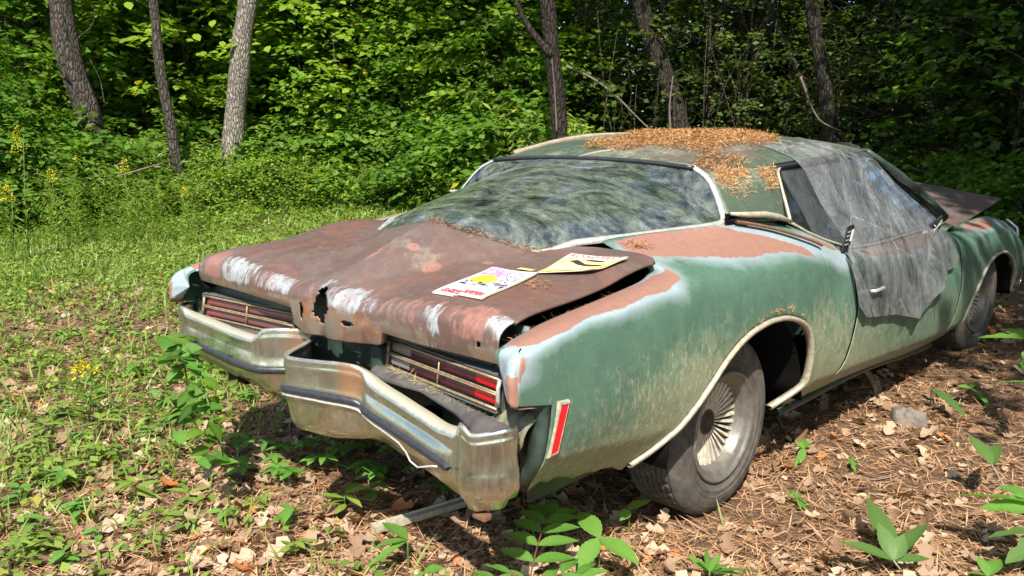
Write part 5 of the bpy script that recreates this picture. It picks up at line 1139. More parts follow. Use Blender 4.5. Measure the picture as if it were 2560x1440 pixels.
def goldenrod(p, h, seed, label, lean=0):
    st, (V, F, A) = weed_mesh(seed, h, 40, .11); z = float(gz(p[0], p[1])); g = obj('goldenrod', None, None, None, label, 'wildflower', 'goldenrod plants in flower', loc=(p[0], p[1], z))
    obj('stem', st, M_gstem, g); me = mesh_np('foliage', V, F, False); pattr(me, 'var', A); obj('foliage', me, M_cover, g)
    r = np.random.default_rng(seed); n = 150; a = r.random(n) * 6.28; t = r.random(n); rad = .06 * (1 - t) + .012
    P = np.stack([rad * np.cos(a * 1) * r.random(n) ** .3, rad * np.sin(a) * r.random(n) ** .3, h * .86 + t * .16 * (h / .8) + 0 * a], -1)
    obj('flower', leaf_mesh('flower', DIAMOND, P, norm_ground(n, r, .8), a, .010 + .010 * r.random(n), r.random(n)), M_gold, g)
    g.rotation_euler = (lean, 0, 0)
goldenrod(at(bear(170), 4.35), .30, 1, 'small goldenrod with bright yellow flowers alone in the clearing')
for k, (px, dist, h, lb) in enumerate([(60, 9.5, 1.25, 'tall goldenrod with yellow plume at the far left, highest of its kind'), (135, 9.8, .85, 'goldenrod with yellow flowers low in the weeds right of the tallest one'), (20, 9.2, .75, 'goldenrod in the weeds at the left edge of the clearing'), (320, 11.0, .95, 'goldenrod with yellow tips beside the fallen pale branches'), (465, 11.6, .62, 'goldenrod with one yellow tip beside the broken stub')]):
    goldenrod(at(bear(px), dist), h, 30 + k, lb)

# ---- near plants ---------------------------------------------------------------------------------------------------
def blade(L_, W_, serr=0, fold=.10, droop=.15, n=9, lobes=0):
    """one leaf as a real mesh: midrib along +y"""
    t = np.linspace(0, 1, n); w_ = W_ / 2 * np.sin(pi * t ** .85) ** .9
    if lobes: w_ = w_ * (1 - .38 * (np.cos(t * lobes * 2 * pi) * .5 + .5)) + .004
    if serr: w_ = w_ * (1 + .09 * (np.arange(n) % 2))
    w_[0] = W_ * .03; w_[-1] = 0.0005; z = -droop * L_ * t ** 2
    V = []
    for i in range(n): V += [(-w_[i], t[i] * L_, z[i] + w_[i] * fold * 2), (0, t[i] * L_, z[i]), (w_[i], t[i] * L_, z[i] + w_[i] * fold * 2)]
    F = [(i * 3 + k, i * 3 + k + 1, i * 3 + k + 4, i * 3 + k + 3) for i in range(n - 1) for k in (0, 1)]
    return np.array(V), F
def add_leaf(mb, var, p, az, pitch, roll, L_, W_, v, **k):
    V, F = blade(L_, W_, **k); cp, sp_ = cos(pitch), sin(pitch); cr, sr = cos(roll), sin(roll)
    L0 = V
    V = V @ np.array([[cr, 0, -sr], [0, 1, 0], [sr, 0, cr]]); V = V @ np.array([[1, 0, 0], [0, cp, sp_], [0, -sp_, cp]]); ca, sa = cos(az), sin(az)
    V = V @ np.array([[ca, sa, 0], [-sa, ca, 0], [0, 0, 1]]); mb.add(V + np.array(p), F); var += [min(.92, max(0, v + (.14 if abs(q[0]) < 1e-6 else -.12) + .10 * random.random())) for q in L0]
def finish_plant(name, mb, var, mat, parent, nm='leaf'):
    me = mesh_np(nm, mb.v, mb.f); pattr(me, 'var', var); return obj(nm, me, mat, parent)
VA = -YAW                                          # rotates +y onto the view direction
def gp(px, py, z=0.0):
    """where the line of sight through that spot meets height z"""
    u = (px - 1280) / 2137.16; v = (py - 720) / 2137.16; f3 = np.array([FWD[0] * cos(PITCH), FWD[1] * cos(PITCH), sin(PITCH)]); r3 = np.array([RGT[0], RGT[1], 0]); u3 = np.cross(r3, f3); d = f3 + r3 * u - u3 * v; return CAM + d * ((z - CAM[2]) / d[2])
# compound-leaved sumac seedling at the bottom: two fronds
def frond(root, p0, p1, n, L_, W_, name='frond', sag=.03):
    p0 = np.array(p0) - root; p1 = np.array(p1) - root; t = np.linspace(0, 1, 9)[:, None]; path = p0 * (1 - t) + p1 * t + np.array([[0, 0, 1.0]]) * (sag * 4 * t * (1 - t)); st = MB().tube(path, np.linspace(.003, .0015, 9), 5)
    mb = MB(); var = []; d = p1 - p0; az = math.atan2(-d[0], d[1])
    for i in range(n):
        tt = .18 + .78 * i / (n - 1) if n > 1 else .9; q = p0 * (1 - tt) + p1 * tt + np.array([0, 0, sag * 4 * tt * (1 - tt)]); k = sin(pi * (.25 + .6 * tt)) * .25 + .80
        for s_ in (1, -1): add_leaf(mb, var, q, az + s_ * (-1.15 + .35 * tt), .10, s_ * .15, L_ * k, W_ * k, .35 + .5 * random.random(), serr=1, n=21, fold=.12, droop=.18)
    add_leaf(mb, var, p1, az, .25, 0, L_ * .8, W_, .8, serr=1, n=21); return st, mb, var
s_root = gp(1340, 1500, 0)
sm = obj('sumac_seedling', None, None, None, 'bright green seedling with paired toothed leaflets behind the rear tyre foreground', 'seedling', loc=tuple(s_root)); sm['label'] = 'bright green sumac seedling with paired toothed leaflets below the right bumper end'
for p0, p1, n, L_, W_ in [(gp(1325, 1450, .12), gp(1374, 1290, .16), 5, .13, .046), (gp(1330, 1470, .10), gp(1235, 1450, .14), 3, .10, .034), (gp(1345, 1480, .08), gp(1450, 1440, .12), 3, .11, .038)]:
    st, mb, var = frond(s_root, p0, p1, n, L_, W_); f_ = finish_plant('frond', mb, var, M_fresh, sm, 'frond'); st.obj('stalk', M_stem, f_)
def sprig(px, py, z, leaves, label, name='leafy_sprig', cat='seedling', mat=M_fresh, group=None, base=None, stemr=.003, **k):
    """leaves: (tip px, tip py, tip z, width)"""
    top = gp(px, py, z); b_ = top.copy() if base is None else gp(base[0], base[1], 0); b_[2] = float(gz(b_[0], b_[1])); o = obj(name, None, None, None, label, cat, group, loc=tuple(b_))
    t = np.linspace(0, 1, 6)[:, None]; MB().tube((top - b_) * t + np.array([[.0, .0, 0]]), [stemr] * 6, 5).obj('stem', M_gstem if mat is not M_olive else M_twig, o)
    for tx, ty, tz, W_ in leaves:
        tip = gp(tx, ty, tz); q = top; d = tip - q; L_ = float(np.linalg.norm(d)); az = math.atan2(-d[0], d[1]); pit = math.asin(np.clip(d[2] / L_, -1, 1)); mb = MB(); var = []
        add_leaf(mb, var, q - b_, az, pit, random.uniform(-.3, .3), L_, W_, .3 + .6 * random.random(), **k); finish_plant('leaf', mb, var, mat, o)
    return o
sprig(1500, 1345, .14, [(1445, 1262, .17, .065), (1600, 1395, .13, .07), (1440, 1420, .10, .06)], 'long toothed leaves of a seedling right of the sumac, one pointing up', serr=1, n=19)
sprig(1575, 1275, .08, [(1628, 1238, .10, .055), (1550, 1298, .06, .045)], 'single small bright leaf pair at the foot of the rear tyre', serr=1, n=15)
sprig(1020, 1350, .10, [(958, 1292, .13, .055), (930, 1360, .10, .05), (915, 1405, .08, .03)], 'pair of bright pointed leaves at the left end of the metal bar', n=9)
sprig(1060, 1430, .08, [(1110, 1415, .10, .04), (1040, 1450, .07, .03)], 'small bright leaf poking in at the bottom below the metal bar', n=9)
sprig(2190, 1240, .16, [(2170, 1130, .2, .05)], 'x') if False else None
# dark hole-eaten leafy plant
sprig(2235, 1400, .06, [(2180, 1215, .16, .075), (2110, 1340, .13, .05), (2315, 1280, .13, .06), (2200, 1300, .15, .05), (2330, 1385, .07, .035), (2260, 1330, .13, .05)], 'dark green insect-eaten leafy plant among dry leaves at lower right', mat=M_olive, base=(2275, 1445), serr=1, n=17)
sprig(2480, 1160, .17, [(2428, 1072, .24, .062), (2500, 1085, .20, .045), (2500, 1130, .16, .03)], 'young sapling with two upright veined leaves on a bare stem at right', mat=M_olive, base=(2555, 1285), n=13)
sprig(2010, 1120, .06, [(1988, 1098, .08, .028), (2012, 1086, .085, .028), (2030, 1100, .07, .028), (1995, 1112, .06, .02), (2000, 1155, .02, .035), (1985, 1168, .01, .02)], 'small upright seedling with lime leaves right of the rear tyre', mat=M_leafy if False else M_fresh, n=9)
sprig(1995, 1245, .03, [(1965, 1232, .04, .02), (1985, 1222, .05, .02), (2010, 1232, .05, .02), (2020, 1255, .03, .02), (2005, 1268, .02, .02), (2025, 1280, .01, .02)], 'star-shaped lime seedling lying low right of the rear tyre', n=9)
sprig(2130, 1160, .03, [(2115, 1145, .04, .018), (2135, 1130, .05, .018), (2150, 1155, .03, .018), (2140, 1175, .02, .018)], 'tiny lime seedling between the tyre and the hole-eaten plant', n=9)
# oak-like sprays entering from the right
sprig(2600, 850, .42, [(2450, 825, .45, .09), (2500, 800, .44, .07), (2560, 905, .36, .07)], 'lobed bright oak leaves hanging in at the right edge beside the front wheel', name='oak_sapling', cat='sapling', lobes=4, n=25, mat=M_fresh)
sprig(2610, 960, .30, [(2480, 940, .28, .06), (2560, 985, .26, .07), (2540, 880, .34, .06)], 'lobed oak leaves at the right edge, lower spray beneath the brightest one', name='oak_sapling', cat='sapling', lobes=4, n=25, mat=M_fresh)
sprig(2330, 970, .10, [(2415, 1020, .09, .055)], 'single lobed green leaf standing beside the low stump', name='oak_seedling', lobes=4, n=25, mat=M_olive)
sprig(2430, 970, .05, [(2395, 960, .07, .035), (2440, 945, .07, .03), (2480, 1005, .04, .04)], 'small green seedling behind the low stump', name='oak_seedling', n=9, mat=M_fresh)
sprig(2640, 1270, .22, [(2385, 1205, .22, .09), (2450, 1250, .2, .10), (2500, 1195, .24, .08)], 'large bright lobed leaves pushing in low at the right edge', name='oak_sapling', cat='sapling', lobes=3, n=25, mat=M_fresh)
sprig(2640, 1330, .14, [(2470, 1320, .14, .09), (2520, 1390, .10, .07)], 'large duller leaves below the bright lobed ones at the right edge', name='oak_sapling', cat='sapling', lobes=3, n=25, mat=M_olive)
sprig(2470, 1440, .05, [(2500, 1385, .08, .05), (2420, 1425, .06, .04), (2450, 1380, .08, .035)], 'bright leaves poking in at the bottom right corner', n=13)
sprig(1775, 1430, .05, [(1720, 1380, .09, .03), (1745, 1395, .09, .03), (1800, 1378, .09, .028), (1830, 1400, .07, .03), (1900, 1410, .07, .03), (1765, 1360, .07, .02), (1860, 1425, .05, .03)], 'clump of bright leaves at the bottom right of the sumac', n=13)
# five-fingered creeper and round-leaved seedlings under the nose of the bumper
def creeper(pts, label, group, size=.05, five=True, mat=M_fresh, name='creeper'):
    root = gp(*pts[0]); root[2] = float(gz(root[0], root[1])); o = obj(name, None, None, None, label, 'vine', group, loc=tuple(root)); st = MB(); P = []
    for p in pts: q = gp(p[0], p[1], p[2] if len(p) > 2 else 0); q[2] = (p[2] if len(p) > 2 else 0) + float(gz(q[0], q[1])) * 0; P.append(q - root)
    if len(P) > 1: st.tube(P, .0028, 5); st.obj('stem', M_gstem, o)
    for q in P:
        for k_ in range(2):
            mb = MB(); var = []; base = q + np.array([random.uniform(-.05, .05), random.uniform(-.05, .05), .03 + .03 * random.random()]); a0 = random.random() * 6.28; nn = 5 if five else 3; v0 = random.random()
            for j in range(nn): add_leaf(mb, var, base, a0 + (j - nn / 2) * (1.05 if five else 1.6), -.05, random.uniform(-.2, .2), size * (.8 + .5 * random.random()), size * .42, .2 * random.random() + .7 * v0, n=9, serr=1)
            finish_plant('leaf', mb, var, mat, o)
creeper([(600, 1110, .03), (650, 1125, .04), (700, 1150, .04), (690, 1190, .03), (610, 1180, .03), (745, 1195, .03)], 'five-fingered creeper on the ground below the bumper nose, sunlit', None, .062)
creeper([(800, 1160, .04), (860, 1140, .05), (900, 1180, .04), (820, 1110, .05), (960, 1200, .03), (760, 1130, .05)], 'five-fingered creeper in the shadow under the bumper', None, .065)
creeper([(980, 1130, .05), (1040, 1190, .04), (900, 1080, .06), (930, 1250, .02)], 'dark creeper deepest in the shadow under the right bumper', None, .055)
creeper([(1110, 1250, .04), (1080, 1230, .03)], 'small creeper leaf cluster beside the metal bar', None, .04)
# vine climbing over the left end of the bumper
vp = [np.array(v) for v in [(-.80, -1.30, .03), (-.72, -1.28, .20), (-.66, -1.27, .42), (-.74, -1.25, .58), (-.60, -1.26, .56), (-.52, -1.27, .44), (-.46, -1.27, .33), (-.40, -1.28, .22)]]
vn = obj('climbing_vine', None, None, None, 'leafy vine climbing over the left half of the bumper', 'vine', loc=tuple(vp[0])); s_ = np.arange(len(vp)); u = np.linspace(0, len(vp) - 1, 40); pth = interp(u, [(a, *b_) for a, b_ in zip(s_, vp)]) - vp[0]; MB().tube(pth, .0035, 5).obj('stem', M_gstem, vn)
for i in range(7, 40):
    mb = MB(); var = []
    for k_ in range(2): add_leaf(mb, var, pth[i] + np.array([random.uniform(-.04, .04), random.uniform(-.05, .0), random.uniform(-.03, .03)]), random.random() * 6.28, -.5 + random.random() * .8, random.uniform(-.5, .5), .060 + .045 * random.random(), .045 + .025 * random.random(), random.random() * .7, n=9)
    finish_plant('leaf', mb, var, M_fresh if i % 2 else M_leaf, vn)
# broad-leaved seedlings at the left and bottom left, each a plant of its own
rs = random.Random(3)
seed_spots = [(470, 820), (60, 1140), (130, 1110), (230, 1090), (300, 1130), (250, 1180), (160, 1210), (40, 1230), (90, 1300), (180, 1290), (320, 1060), (400, 1040), (440, 1080), (360, 930), (420, 930), (480, 960), (390, 1110), (560, 960), (620, 1000), (250, 1350), (150, 1400), (60, 1400), (340, 700), (300, 690), (420, 700), (540, 1340), (740, 1380), (840, 1270), (460, 1300), (240, 1010), (120, 1030), (30, 1060), (330, 1250), (520, 1060), (700, 1300), (440, 880), (500, 900), (380, 850), (300, 860)]
lf = MB(); protos_s = []
def seedling_proto(seed, nlv, L_, W_, five):
    o = obj('seedling', None, None, None, {1: 'broad rounded-leaved', 2: 'five-fingered', 3: 'small many-leaved', 4: 'long narrow-leaved'}[seed] + ' green seedling in the litter left of the car', 'seedling', 'broad-leaved seedlings in the litter at the left'); rr = random.Random(seed)
    MB().tube([(0, 0, 0), (.004, .002, .04), (.0, .006, .085)], .002, 5).obj('stem', M_gstem, o)
    for k_ in range(nlv):
        mb = MB(); var = []; zz_ = .03 + .06 * rr.random(); a = k_ * 2.4 + rr.random()
        if five:
            bp_ = np.array([cos(a) * .04, sin(a) * .04, zz_])
            for j in range(5): add_leaf(mb, var, bp_, a + (j - 2) * .95, 0, 0, L_ * .8, W_ * .6, .2 + .6 * rr.random(), n=9, serr=1)
        else: add_leaf(mb, var, (0, 0, zz_), a, .2 * rr.random(), rr.uniform(-.3, .3), L_ * (.7 + .6 * rr.random()), W_, .2 + .7 * rr.random(), n=11)
        finish_plant('leaf', mb, var, M_fresh if seed % 2 else M_cover, o)
    return o
prs = [seedling_proto(1, 6, .085, .045, False), seedling_proto(2, 5, .075, .03, True), seedling_proto(3, 7, .065, .034, False), seedling_proto(4, 8, .09, .026, False)]
used_ = set()
for i, (px, py) in enumerate(seed_spots):
    for rep in range(1 if i % 3 else 2):
        q = gp(px + rs.uniform(-30, 30), py + rs.uniform(-25, 25), 0); k_ = rs.randrange(4); o = prs[k_] if k_ not in used_ else copy_tree(prs[k_]); used_.add(k_)
        o.location = (q[0], q[1], float(gz(q[0], q[1]))); o.rotation_euler = (0, 0, rs.random() * 6.28); s_ = .6 + .5 * rs.random(); o.scale = (s_, s_, s_)

# ---- things on and by the car ------------------------------------------------------------------------------------------
# bar lying under the rear corner
b0, b1 = np.array([.10, -1.01, .030]), np.array([.235, -.36, .045]); d = (b1 - b0) / np.linalg.norm(b1 - b0); x_ = np.cross(d, (0, 0, 1)); x_ /= np.linalg.norm(x_); z_ = np.cross(x_, d)
b0 = gp(935, 1322, .02); b1 = gp(1285, 1218, .04); d = (b1 - b0); L_ = np.linalg.norm(d); d /= L_; x_ = np.cross(d, (0, 0, 1)); x_ /= np.linalg.norm(x_); z_ = np.cross(x_, d)
mb = MB(); prof = [(-.022, -.010), (-.022, .012), (-.017, .012), (-.015, .006), (.015, .006), (.017, .012), (.022, .012), (.022, -.010)]
G = [[tuple(b0 + d * t + x_ * a + z_ * c) for a, c in prof] for t in np.linspace(0, L_, 12)]; mb.grid(G, closed=True); mb.f += [tuple(range(8))[::-1], tuple(88 + k for k in range(8))]
mb.obj('metal_bar', M_trimd, smooth=False, label='bare grey metal channel bar lying on the ground under the rear corner', cat='metal bar')
# low stump
sp0 = gp(2266, 1052, 0); r = np.random.default_rng(3); G = []
for k, (rad, z) in enumerate([(.085, -.02), (.078, .02), (.070, .05), (.055, .066), (.02, .070), (.001, .068)]): G.append([(sp0[0] + rad * (1 + .18 * sin(3 * a + k * .3) + .08 * sin(7 * a)) * cos(a), sp0[1] + rad * (1 + .18 * sin(3 * a + k * .3)) * sin(a), z + float(gz(sp0[0], sp0[1])) + .006 * sin(5 * a)) for a in np.linspace(0, 2 * pi, 28, endpoint=False)])
MB().grid(G, closed=True).obj('tree_stump', simple_mat('weathered_stump', (.17, .14, .115), .9, 0, .5, 45, .8), label='low weathered grey stump in the litter right of the car', cat='stump')
# stick on the roof
def roof_at(x, y): e = roof_e(np.array(y)); return float(roof_pt(np.array(y), np.array(x / e[0]))[2])
pa = []
for t in np.linspace(0, 1, 12): x, y = -.56 + .36 * t, .42 + 1.05 * t; pa.append((x, y, roof_at(x, y) + .016 + .004 * sin(t * 7)))
MB().tube(pa, [.017] + [.013] * 10 + [.007], 7, jit=.15).obj('roof_stick', M_twig, label='pale dry stick lying along the left side of the roof', cat='stick')
pa = [(-.02, .262, 1.262), (.02, .30, 1.275), (.07, .36, 1.288), (.12, .43, 1.318)]; MB().tube(pa, [.004, .008, .007, .003], 6, jit=.3).obj('small_stick', M_twig, label='short broken twig at the top edge of the rear window', cat='stick')
# thin wooden strip lying on the hip behind the side window
def hip(y, t): p = side_pts(np.array([y]), np.array([t]))[0]; return p
A_, B2 = hip(.22, .985), hip(.64, .83); pa = [A_ * (1 - t) + B2 * t for t in np.linspace(0, 1, 9)]; pa = [np.array([p[0], p[1], 0]) for p in pa]
for i, t in enumerate(np.linspace(0, 1, 9)):
    h_ = hip(.22 + .42 * t, .985 - .155 * t); pa[i] = h_ + np.array([.006, 0, .012])
mb = MB(); pa = np.array(pa); dd = pa[-1] - pa[0]; dd /= np.linalg.norm(dd); sx = np.cross(dd, (0.45, 0, .9)); sx /= np.linalg.norm(sx); uz = np.cross(sx, dd); uz *= np.sign(uz[2])
mb.grid([[tuple(p + sx * a + uz * c) for a, c in ((-.008, 0), (-.008, .008), (.008, .008), (.008, 0))] for p in pa], closed=True); mb.obj('loose_strip', M_rusty, smooth=False, label='thin rusty strip lying loose on the green hip below the rear pillar', cat='metal strip')
# pine needle litter on the roof, glass edge and body
def needles_on(name, label, n, fn, zoff, ln=.035, seed=0, tilt=.35, thick=1.0):
    r = np.random.default_rng(seed); P3 = []
    while len(P3) < n:
        q = fn(r)
        if q is not None: P3.append(q)
    P3 = np.array(P3); P3[:, 2] += r.random(n) * zoff; T = (NEED[0] * np.array([2.2 * thick, 1, 1]), NEED[1])
    return obj(name, leaf_mesh(name, T, P3, norm_ground(n, r, tilt), r.random(n) * 6.28, ln * (.6 + .8 * r.random(n)), r.random(n)), M_rneed, kind='stuff', label=label, cat='pine needles')
M_rneed = leaf_mat('orange_roof_needles', (.34, .15, .05), (.62, .36, .16), None, trans=0, rough=.7, spec=.2)
def roof_fn(r):
    x = r.uniform(-.30, .68); y = r.uniform(.30, 1.7); u = (x - .17) / .36; v = (y - .86) / .56
    dd = u * u + v * v + (fbm(np.array([[x, y]]), 5, 2)[0] - .5) * 1.2
    if dd > 1 and not (((x - .59) / .09) ** 2 + ((y - .40) / .14) ** 2 < 1 and x < .66): return None
    e = float(roof_e(np.array(y))[0]); return None if x > e else (x, y, roof_at(x, y) + .001)
needles_on('roof_needles', 'thick orange mat of pine needles on the roof', 38000, roof_fn, .030, .022, 5, .5)
def base_fn(r):
    y = r.uniform(.28, 1.7); x = r.uniform(-.6, .62)
    if fbm(np.array([[x, y]]), 6, 6)[0] < .53: return None
    return (x, y, roof_at(x, y) + .001)
needles_on('roof_scatter', 'thin scatter of brown pine needles across the rest of the roof', 3000, base_fn, .004, .022, 6)
def lich(r):
    x = r.uniform(.40, .69); y = r.uniform(.30, .95)
    if fbm(np.array([[x, y]]), 9, 16)[0] < .50: return None
    e = float(roof_e(np.array(y))[0]); return None if x > e - .005 else (x, y, roof_at(x, y) + .002)
M_lich = leaf_mat('pale_lichen', (.40, .38, .28), (.66, .64, .52), None, trans=0, rough=.9, spec=.1)
o = needles_on('roof_lichen', 'pale lichen flakes on the edge of the roof', 260, lich, .002, .016, 61, .15, 14); o['category'] = 'lichen'; o.data.materials[0] = M_lich
def pillar_fn(r):
    u, v = r.random(), r.random(); c = ((u - .28) / .22) ** 2 + ((v - .18) / .42) ** 2
    if c > 1 and not (((u - .80) / .12) ** 2 + ((v - .12) / .30) ** 2 < 1): return None
    zz = 1.222 - .204 * v; L_ = np.array([.605 + .14 * v, .272 - .07 * v, zz]); R_ = np.array([win_x(zz), .640 - .10 * v ** 1.2, zz]); p = L_ + (R_ - L_) * u; return (p[0] + .016, p[1], p[2] + .006)
r = np.random.default_rng(9); n = 1500; P3 = []
while len(P3) < n:
    q = pillar_fn(r)
    if q: P3.append(q)
P3 = np.array(P3) + np.array([1, 0, .5]) * (r.random((n, 1)) * .010); up = np.tile([.85, -.1, .5], (n, 1)) + r.normal(0, .3, (n, 3))
obj('pillar_needles', leaf_mesh('pillar_needles', (NEED[0] * np.array([2.2, 1, 1]), NEED[1]), P3, up, r.random(n) * 6.28, .02 + .018 * r.random(n), r.random(n)), M_rneed, kind='stuff', label='orange needles clinging to the roof pillar beside the rear window', cat='pine needles')
def glass_edge(r):
    x = r.uniform(-.02, .47); y = float(lid_front(np.array(x))) + r.normal(0, .007); return (x, y, float(lid_z(np.array(x), np.array(y))) + .006)
needles_on('window_edge_needles', 'line of brown needles along the lower edge of the rear window', 420, glass_edge, .006, .02, 12)
def patch(cx, cy, rx, ry, fz):
    def f(r):
        a = r.random() * 6.28; q = r.random() ** .6; x, y = cx + rx * q * cos(a), cy + ry * q * sin(a); return (x, y, fz(x, y) + .003)
    return f
needles_on('lid_needles', 'small brown needle clump on the lid beside the yellow magazine', 110, patch(.69, -.79, .05, .05, lambda x, y: float(lid_z(np.array(x), np.array(y)))), .006, .025, 13, thick=.7)
def shelf_z(x, y):
    tt = np.linspace(.80, 1, 20); Q = side_pts(np.full(20, y), tt); return float(np.interp(-x, -Q[:, 0], Q[:, 2]))
needles_on('shelf_needles', 'small brown needle clump on the pink paint ahead of the lid', 130, patch(.68, -.28, .05, .025, shelf_z), .012, .025, 14)
def gut(r): y = r.uniform(-1.05, -.55); return (.80 + r.random() * .03, y, float(interp(np.array(y), S5)[1]) - .035)
needles_on('gutter_needles', 'brown needles caught in the gutter beside the lid', 300, gut, .02, .03, 15, .6)
def archt(r):
    y = .12 + r.normal(0, .11); z = float(np.interp(y, [a[0] for a in ARCH_R], [a[1] for a in ARCH_R])) + .014; return (1.005 + r.uniform(-.005, .008), y, z)
needles_on('arch_needles', 'crumbs of brown needles resting on top of the rear wheel arch trim', 130, archt, .012, .02, 16, .8)
def fil(r):
    x = r.uniform(.34, .84); q = r.random(); return (x, -1.075 - .02 * q, .647 - .045 * (x - .34) / .5 + .004)
M_hay = leaf_mat('dry_hay', (.30, .24, .08), (.55, .46, .20), None, trans=0, rough=.8, spec=.1)
o = needles_on('bumper_hay', 'wisps of dry yellow grass on the panel between tail lamp and bumper', 520, fil, .012, .024, 17, .6, .5); o.data.materials[0] = M_hay

# ---- magazines ----------------------------------------------------------------------------------------------------------
def paper_mat(kind):
    m = N(kind + '_cover'); uv = m.n('Attribute'); uv.attribute_name = 'cover'; sp = m.n('SeparateXYZ'); m.l(uv.outputs['Vector'], sp.inputs[0]); U_, V_ = sp.outputs[0], sp.outputs[1]
    nz = m.noise(9, 5, .7, uv.outputs['Vector'], .8); nz2 = m.noise(28, 4, .7, uv.outputs['Vector'], .4)
    def band(v, a, b_): return m.math('MULTIPLY', m.math('GREATER_THAN', v, a), m.math('LESS_THAN', v, b_))
    def rect(a, b_, c, d_): return m.math('MULTIPLY', band(U_, a, b_), band(V_, c, d_))
    if kind == 'pink':
        c = m.mix(m.rng(nz2, .45, .6), (.62, .58, .60), (.45, .44, .50)); c = m.mix(m.math('MULTIPLY', rect(.04, .55, .72, .97), m.rng(nz, .42, .48)), c, (.60, .22, .36))
        dx = m.math('MULTIPLY', m.math('SUBTRACT', U_, .33), 3.4); dy = m.math('MULTIPLY', m.math('SUBTRACT', V_, .60), 5.5); rr = m.math('SQRT', m.math('ADD', m.math('MULTIPLY', dx, dx), m.math('MULTIPLY', dy, dy)))
        c = m.mix(m.math('LESS_THAN', m.math('ADD', rr, m.math('MULTIPLY', nz, .5)), 1.05), c, (.80, .68, .04))
        c = m.mix(m.math('MULTIPLY', rect(.06, .96, .34, .50), m.rng(nz, .46, .52)), c, (.03, .03, .045)); c = m.mix(m.math('MULTIPLY', rect(.55, .95, .45, .92), m.rng(nz2, .52, .56)), c, (.05, .04, .06))
        c = m.mix(rect(.08, .92, .20, .34), c, (.60, .60, .64)); c = m.mix(m.math('MULTIPLY', rect(.08, .92, .05, .15), m.rng(nz2, .40, .46)), c, (.38, .035, .04))
    else:
        c = m.mix(m.rng(nz, .4, .65), (.70, .60, .16), (.78, .72, .38)); c = m.mix(m.math('MULTIPLY', rect(.05, .95, .08, .20), m.rng(nz, .5, .54)), c, (.20, .17, .06)); c = m.mix(rect(.0, 1.0, .79, 1.0), c, (.66, .60, .54))
        c = m.mix(m.math('MULTIPLY', rect(.05, .95, .22, .40), m.rng(nz2, .5, .55)), c, (.60, .60, .52))
    m.pbr(c, .45, 0, m.bump(nz, .05, .003), .4); return m.m
def magazine(name, c00, c10, c11, c01, mat, label, curl=0.0, sheets=1):
    n = 14; G = []; UV = []
    for i in range(n):
        for_v = []
        for j in range(n):
            u, v = i / (n - 1), j / (n - 1); x, y = [(c00[k] * (1 - u) + c10[k] * u) * (1 - v) + (c01[k] * (1 - u) + c11[k] * u) * v for k in (0, 1)]
            z = float(lid_z(np.array(x), np.array(y))) + .006 + .004 * sin(u * 5 + v * 3) * u * v + curl * (max(0, 1 - v * 2.4)) ** 2 * (.3 + .7 * u) + curl * .5 * (max(0, u - .75) * 4) ** 2
            for_v.append((x, y, z)); UV.append((u, v, 0))
        G.append(for_v)
    o = obj(name, None, None, None, label, 'magazine', 'magazines on the trunk lid')
    mb = MB().grid(G); me = mesh_np('cover', mb.v, mb.f); cattr(me, 'cover', UV); obj('cover', me, mat, o)
    G2 = np.array(G); mb = MB().grid(G2 - np.array([0, 0, .0050])); pg = mb.obj('pages', simple_mat('paper_pages', (.62, .55, .38), .7, 0, .12, 40, .1), o); solid(pg, .003, 1 if False else -1); return o, G2
def onlid(px, py, z0=.93):
    a_, b_ = gp(px, py, 1.15), gp(px, py, .80); t = np.linspace(0, 1, 700)[:, None]; Q = a_ * (1 - t) + b_ * t; Z = lid_z(Q[:, 0], Q[:, 1]); k = int(np.argmax(Q[:, 2] < Z)); return Q[k]
c = [onlid(*p) for p in ((1080, 736), (1205, 753), (1345, 690), (1232, 672))]
magazine('magazine', c[0], c[1], c[2], c[3], paper_mat('pink'), 'white and pink car magazine with yellow burst, nearer the fold of the lid', .002)
c = [onlid(*p) for p in ((1342, 688), (1478, 692), (1572, 655), (1428, 638))]
mg2, G2 = magazine('magazine', c[0], c[1], c[2], c[3], paper_mat('yellow'), 'yellow curled car magazine with red title, nearer the rear window', .016)
# title lettering and drawn car silhouette on the yellow cover, following the page
def on_page(G2, u, v, h=.0012): 
    n = G2.shape[0] - 1; a, b_ = np.clip(u, 0, 1) * n, np.clip(v, 0, 1) * n; i, j = min(int(a), n - 1), min(int(b_), n - 1); fa, fb = a - i, b_ - j
    return G2[i, j] * (1 - fa) * (1 - fb) + G2[i + 1, j] * fa * (1 - fb) + G2[i, j + 1] * (1 - fa) * fb + G2[i + 1, j + 1] * fa * fb + np.array([0, 0, h])
M_ink = simple_mat('red_title_ink', (.34, .06, .05), .5, 0, .1, 40, 0); M_ink2 = simple_mat('dark_ink', (.035, .028, .02), .5, 0, .1, 40, 0)
def letters(txt, u0, u1, v0, v1, mat, parent, nm='title'):
    cu = bpy.data.curves.new(nm, 'FONT'); cu.body = txt; cu.size = 1; to = bpy.data.objects.new('tmp', cu); COL.objects.link(to); dg = bpy.context.evaluated_depsgraph_get(); me = bpy.data.meshes.new_from_object(to.evaluated_get(dg)); bpy.data.objects.remove(to)
    V = np.array([v.co for v in me.vertices]); lo, hi = V.min(0), V.max(0); 
    for k, v in enumerate(me.vertices): u = u0 + (u1 - u0) * (V[k, 0] - lo[0]) / (hi[0] - lo[0]); w_ = v0 + (v1 - v0) * (V[k, 1] - lo[1]) / (hi[1] - lo[1]); v.co = on_page(G2, u, w_)
    obj(nm, me, mat, parent)
letters('ROADTEST', .06, .95, .83, .96, M_ink, mg2)
def shape_on(poly, nm):
    V = [on_page(G2, u, v) for u, v in poly]; obj(nm, mesh_np(nm, V, [tuple(range(len(V)))], False), M_ink2, mg2)
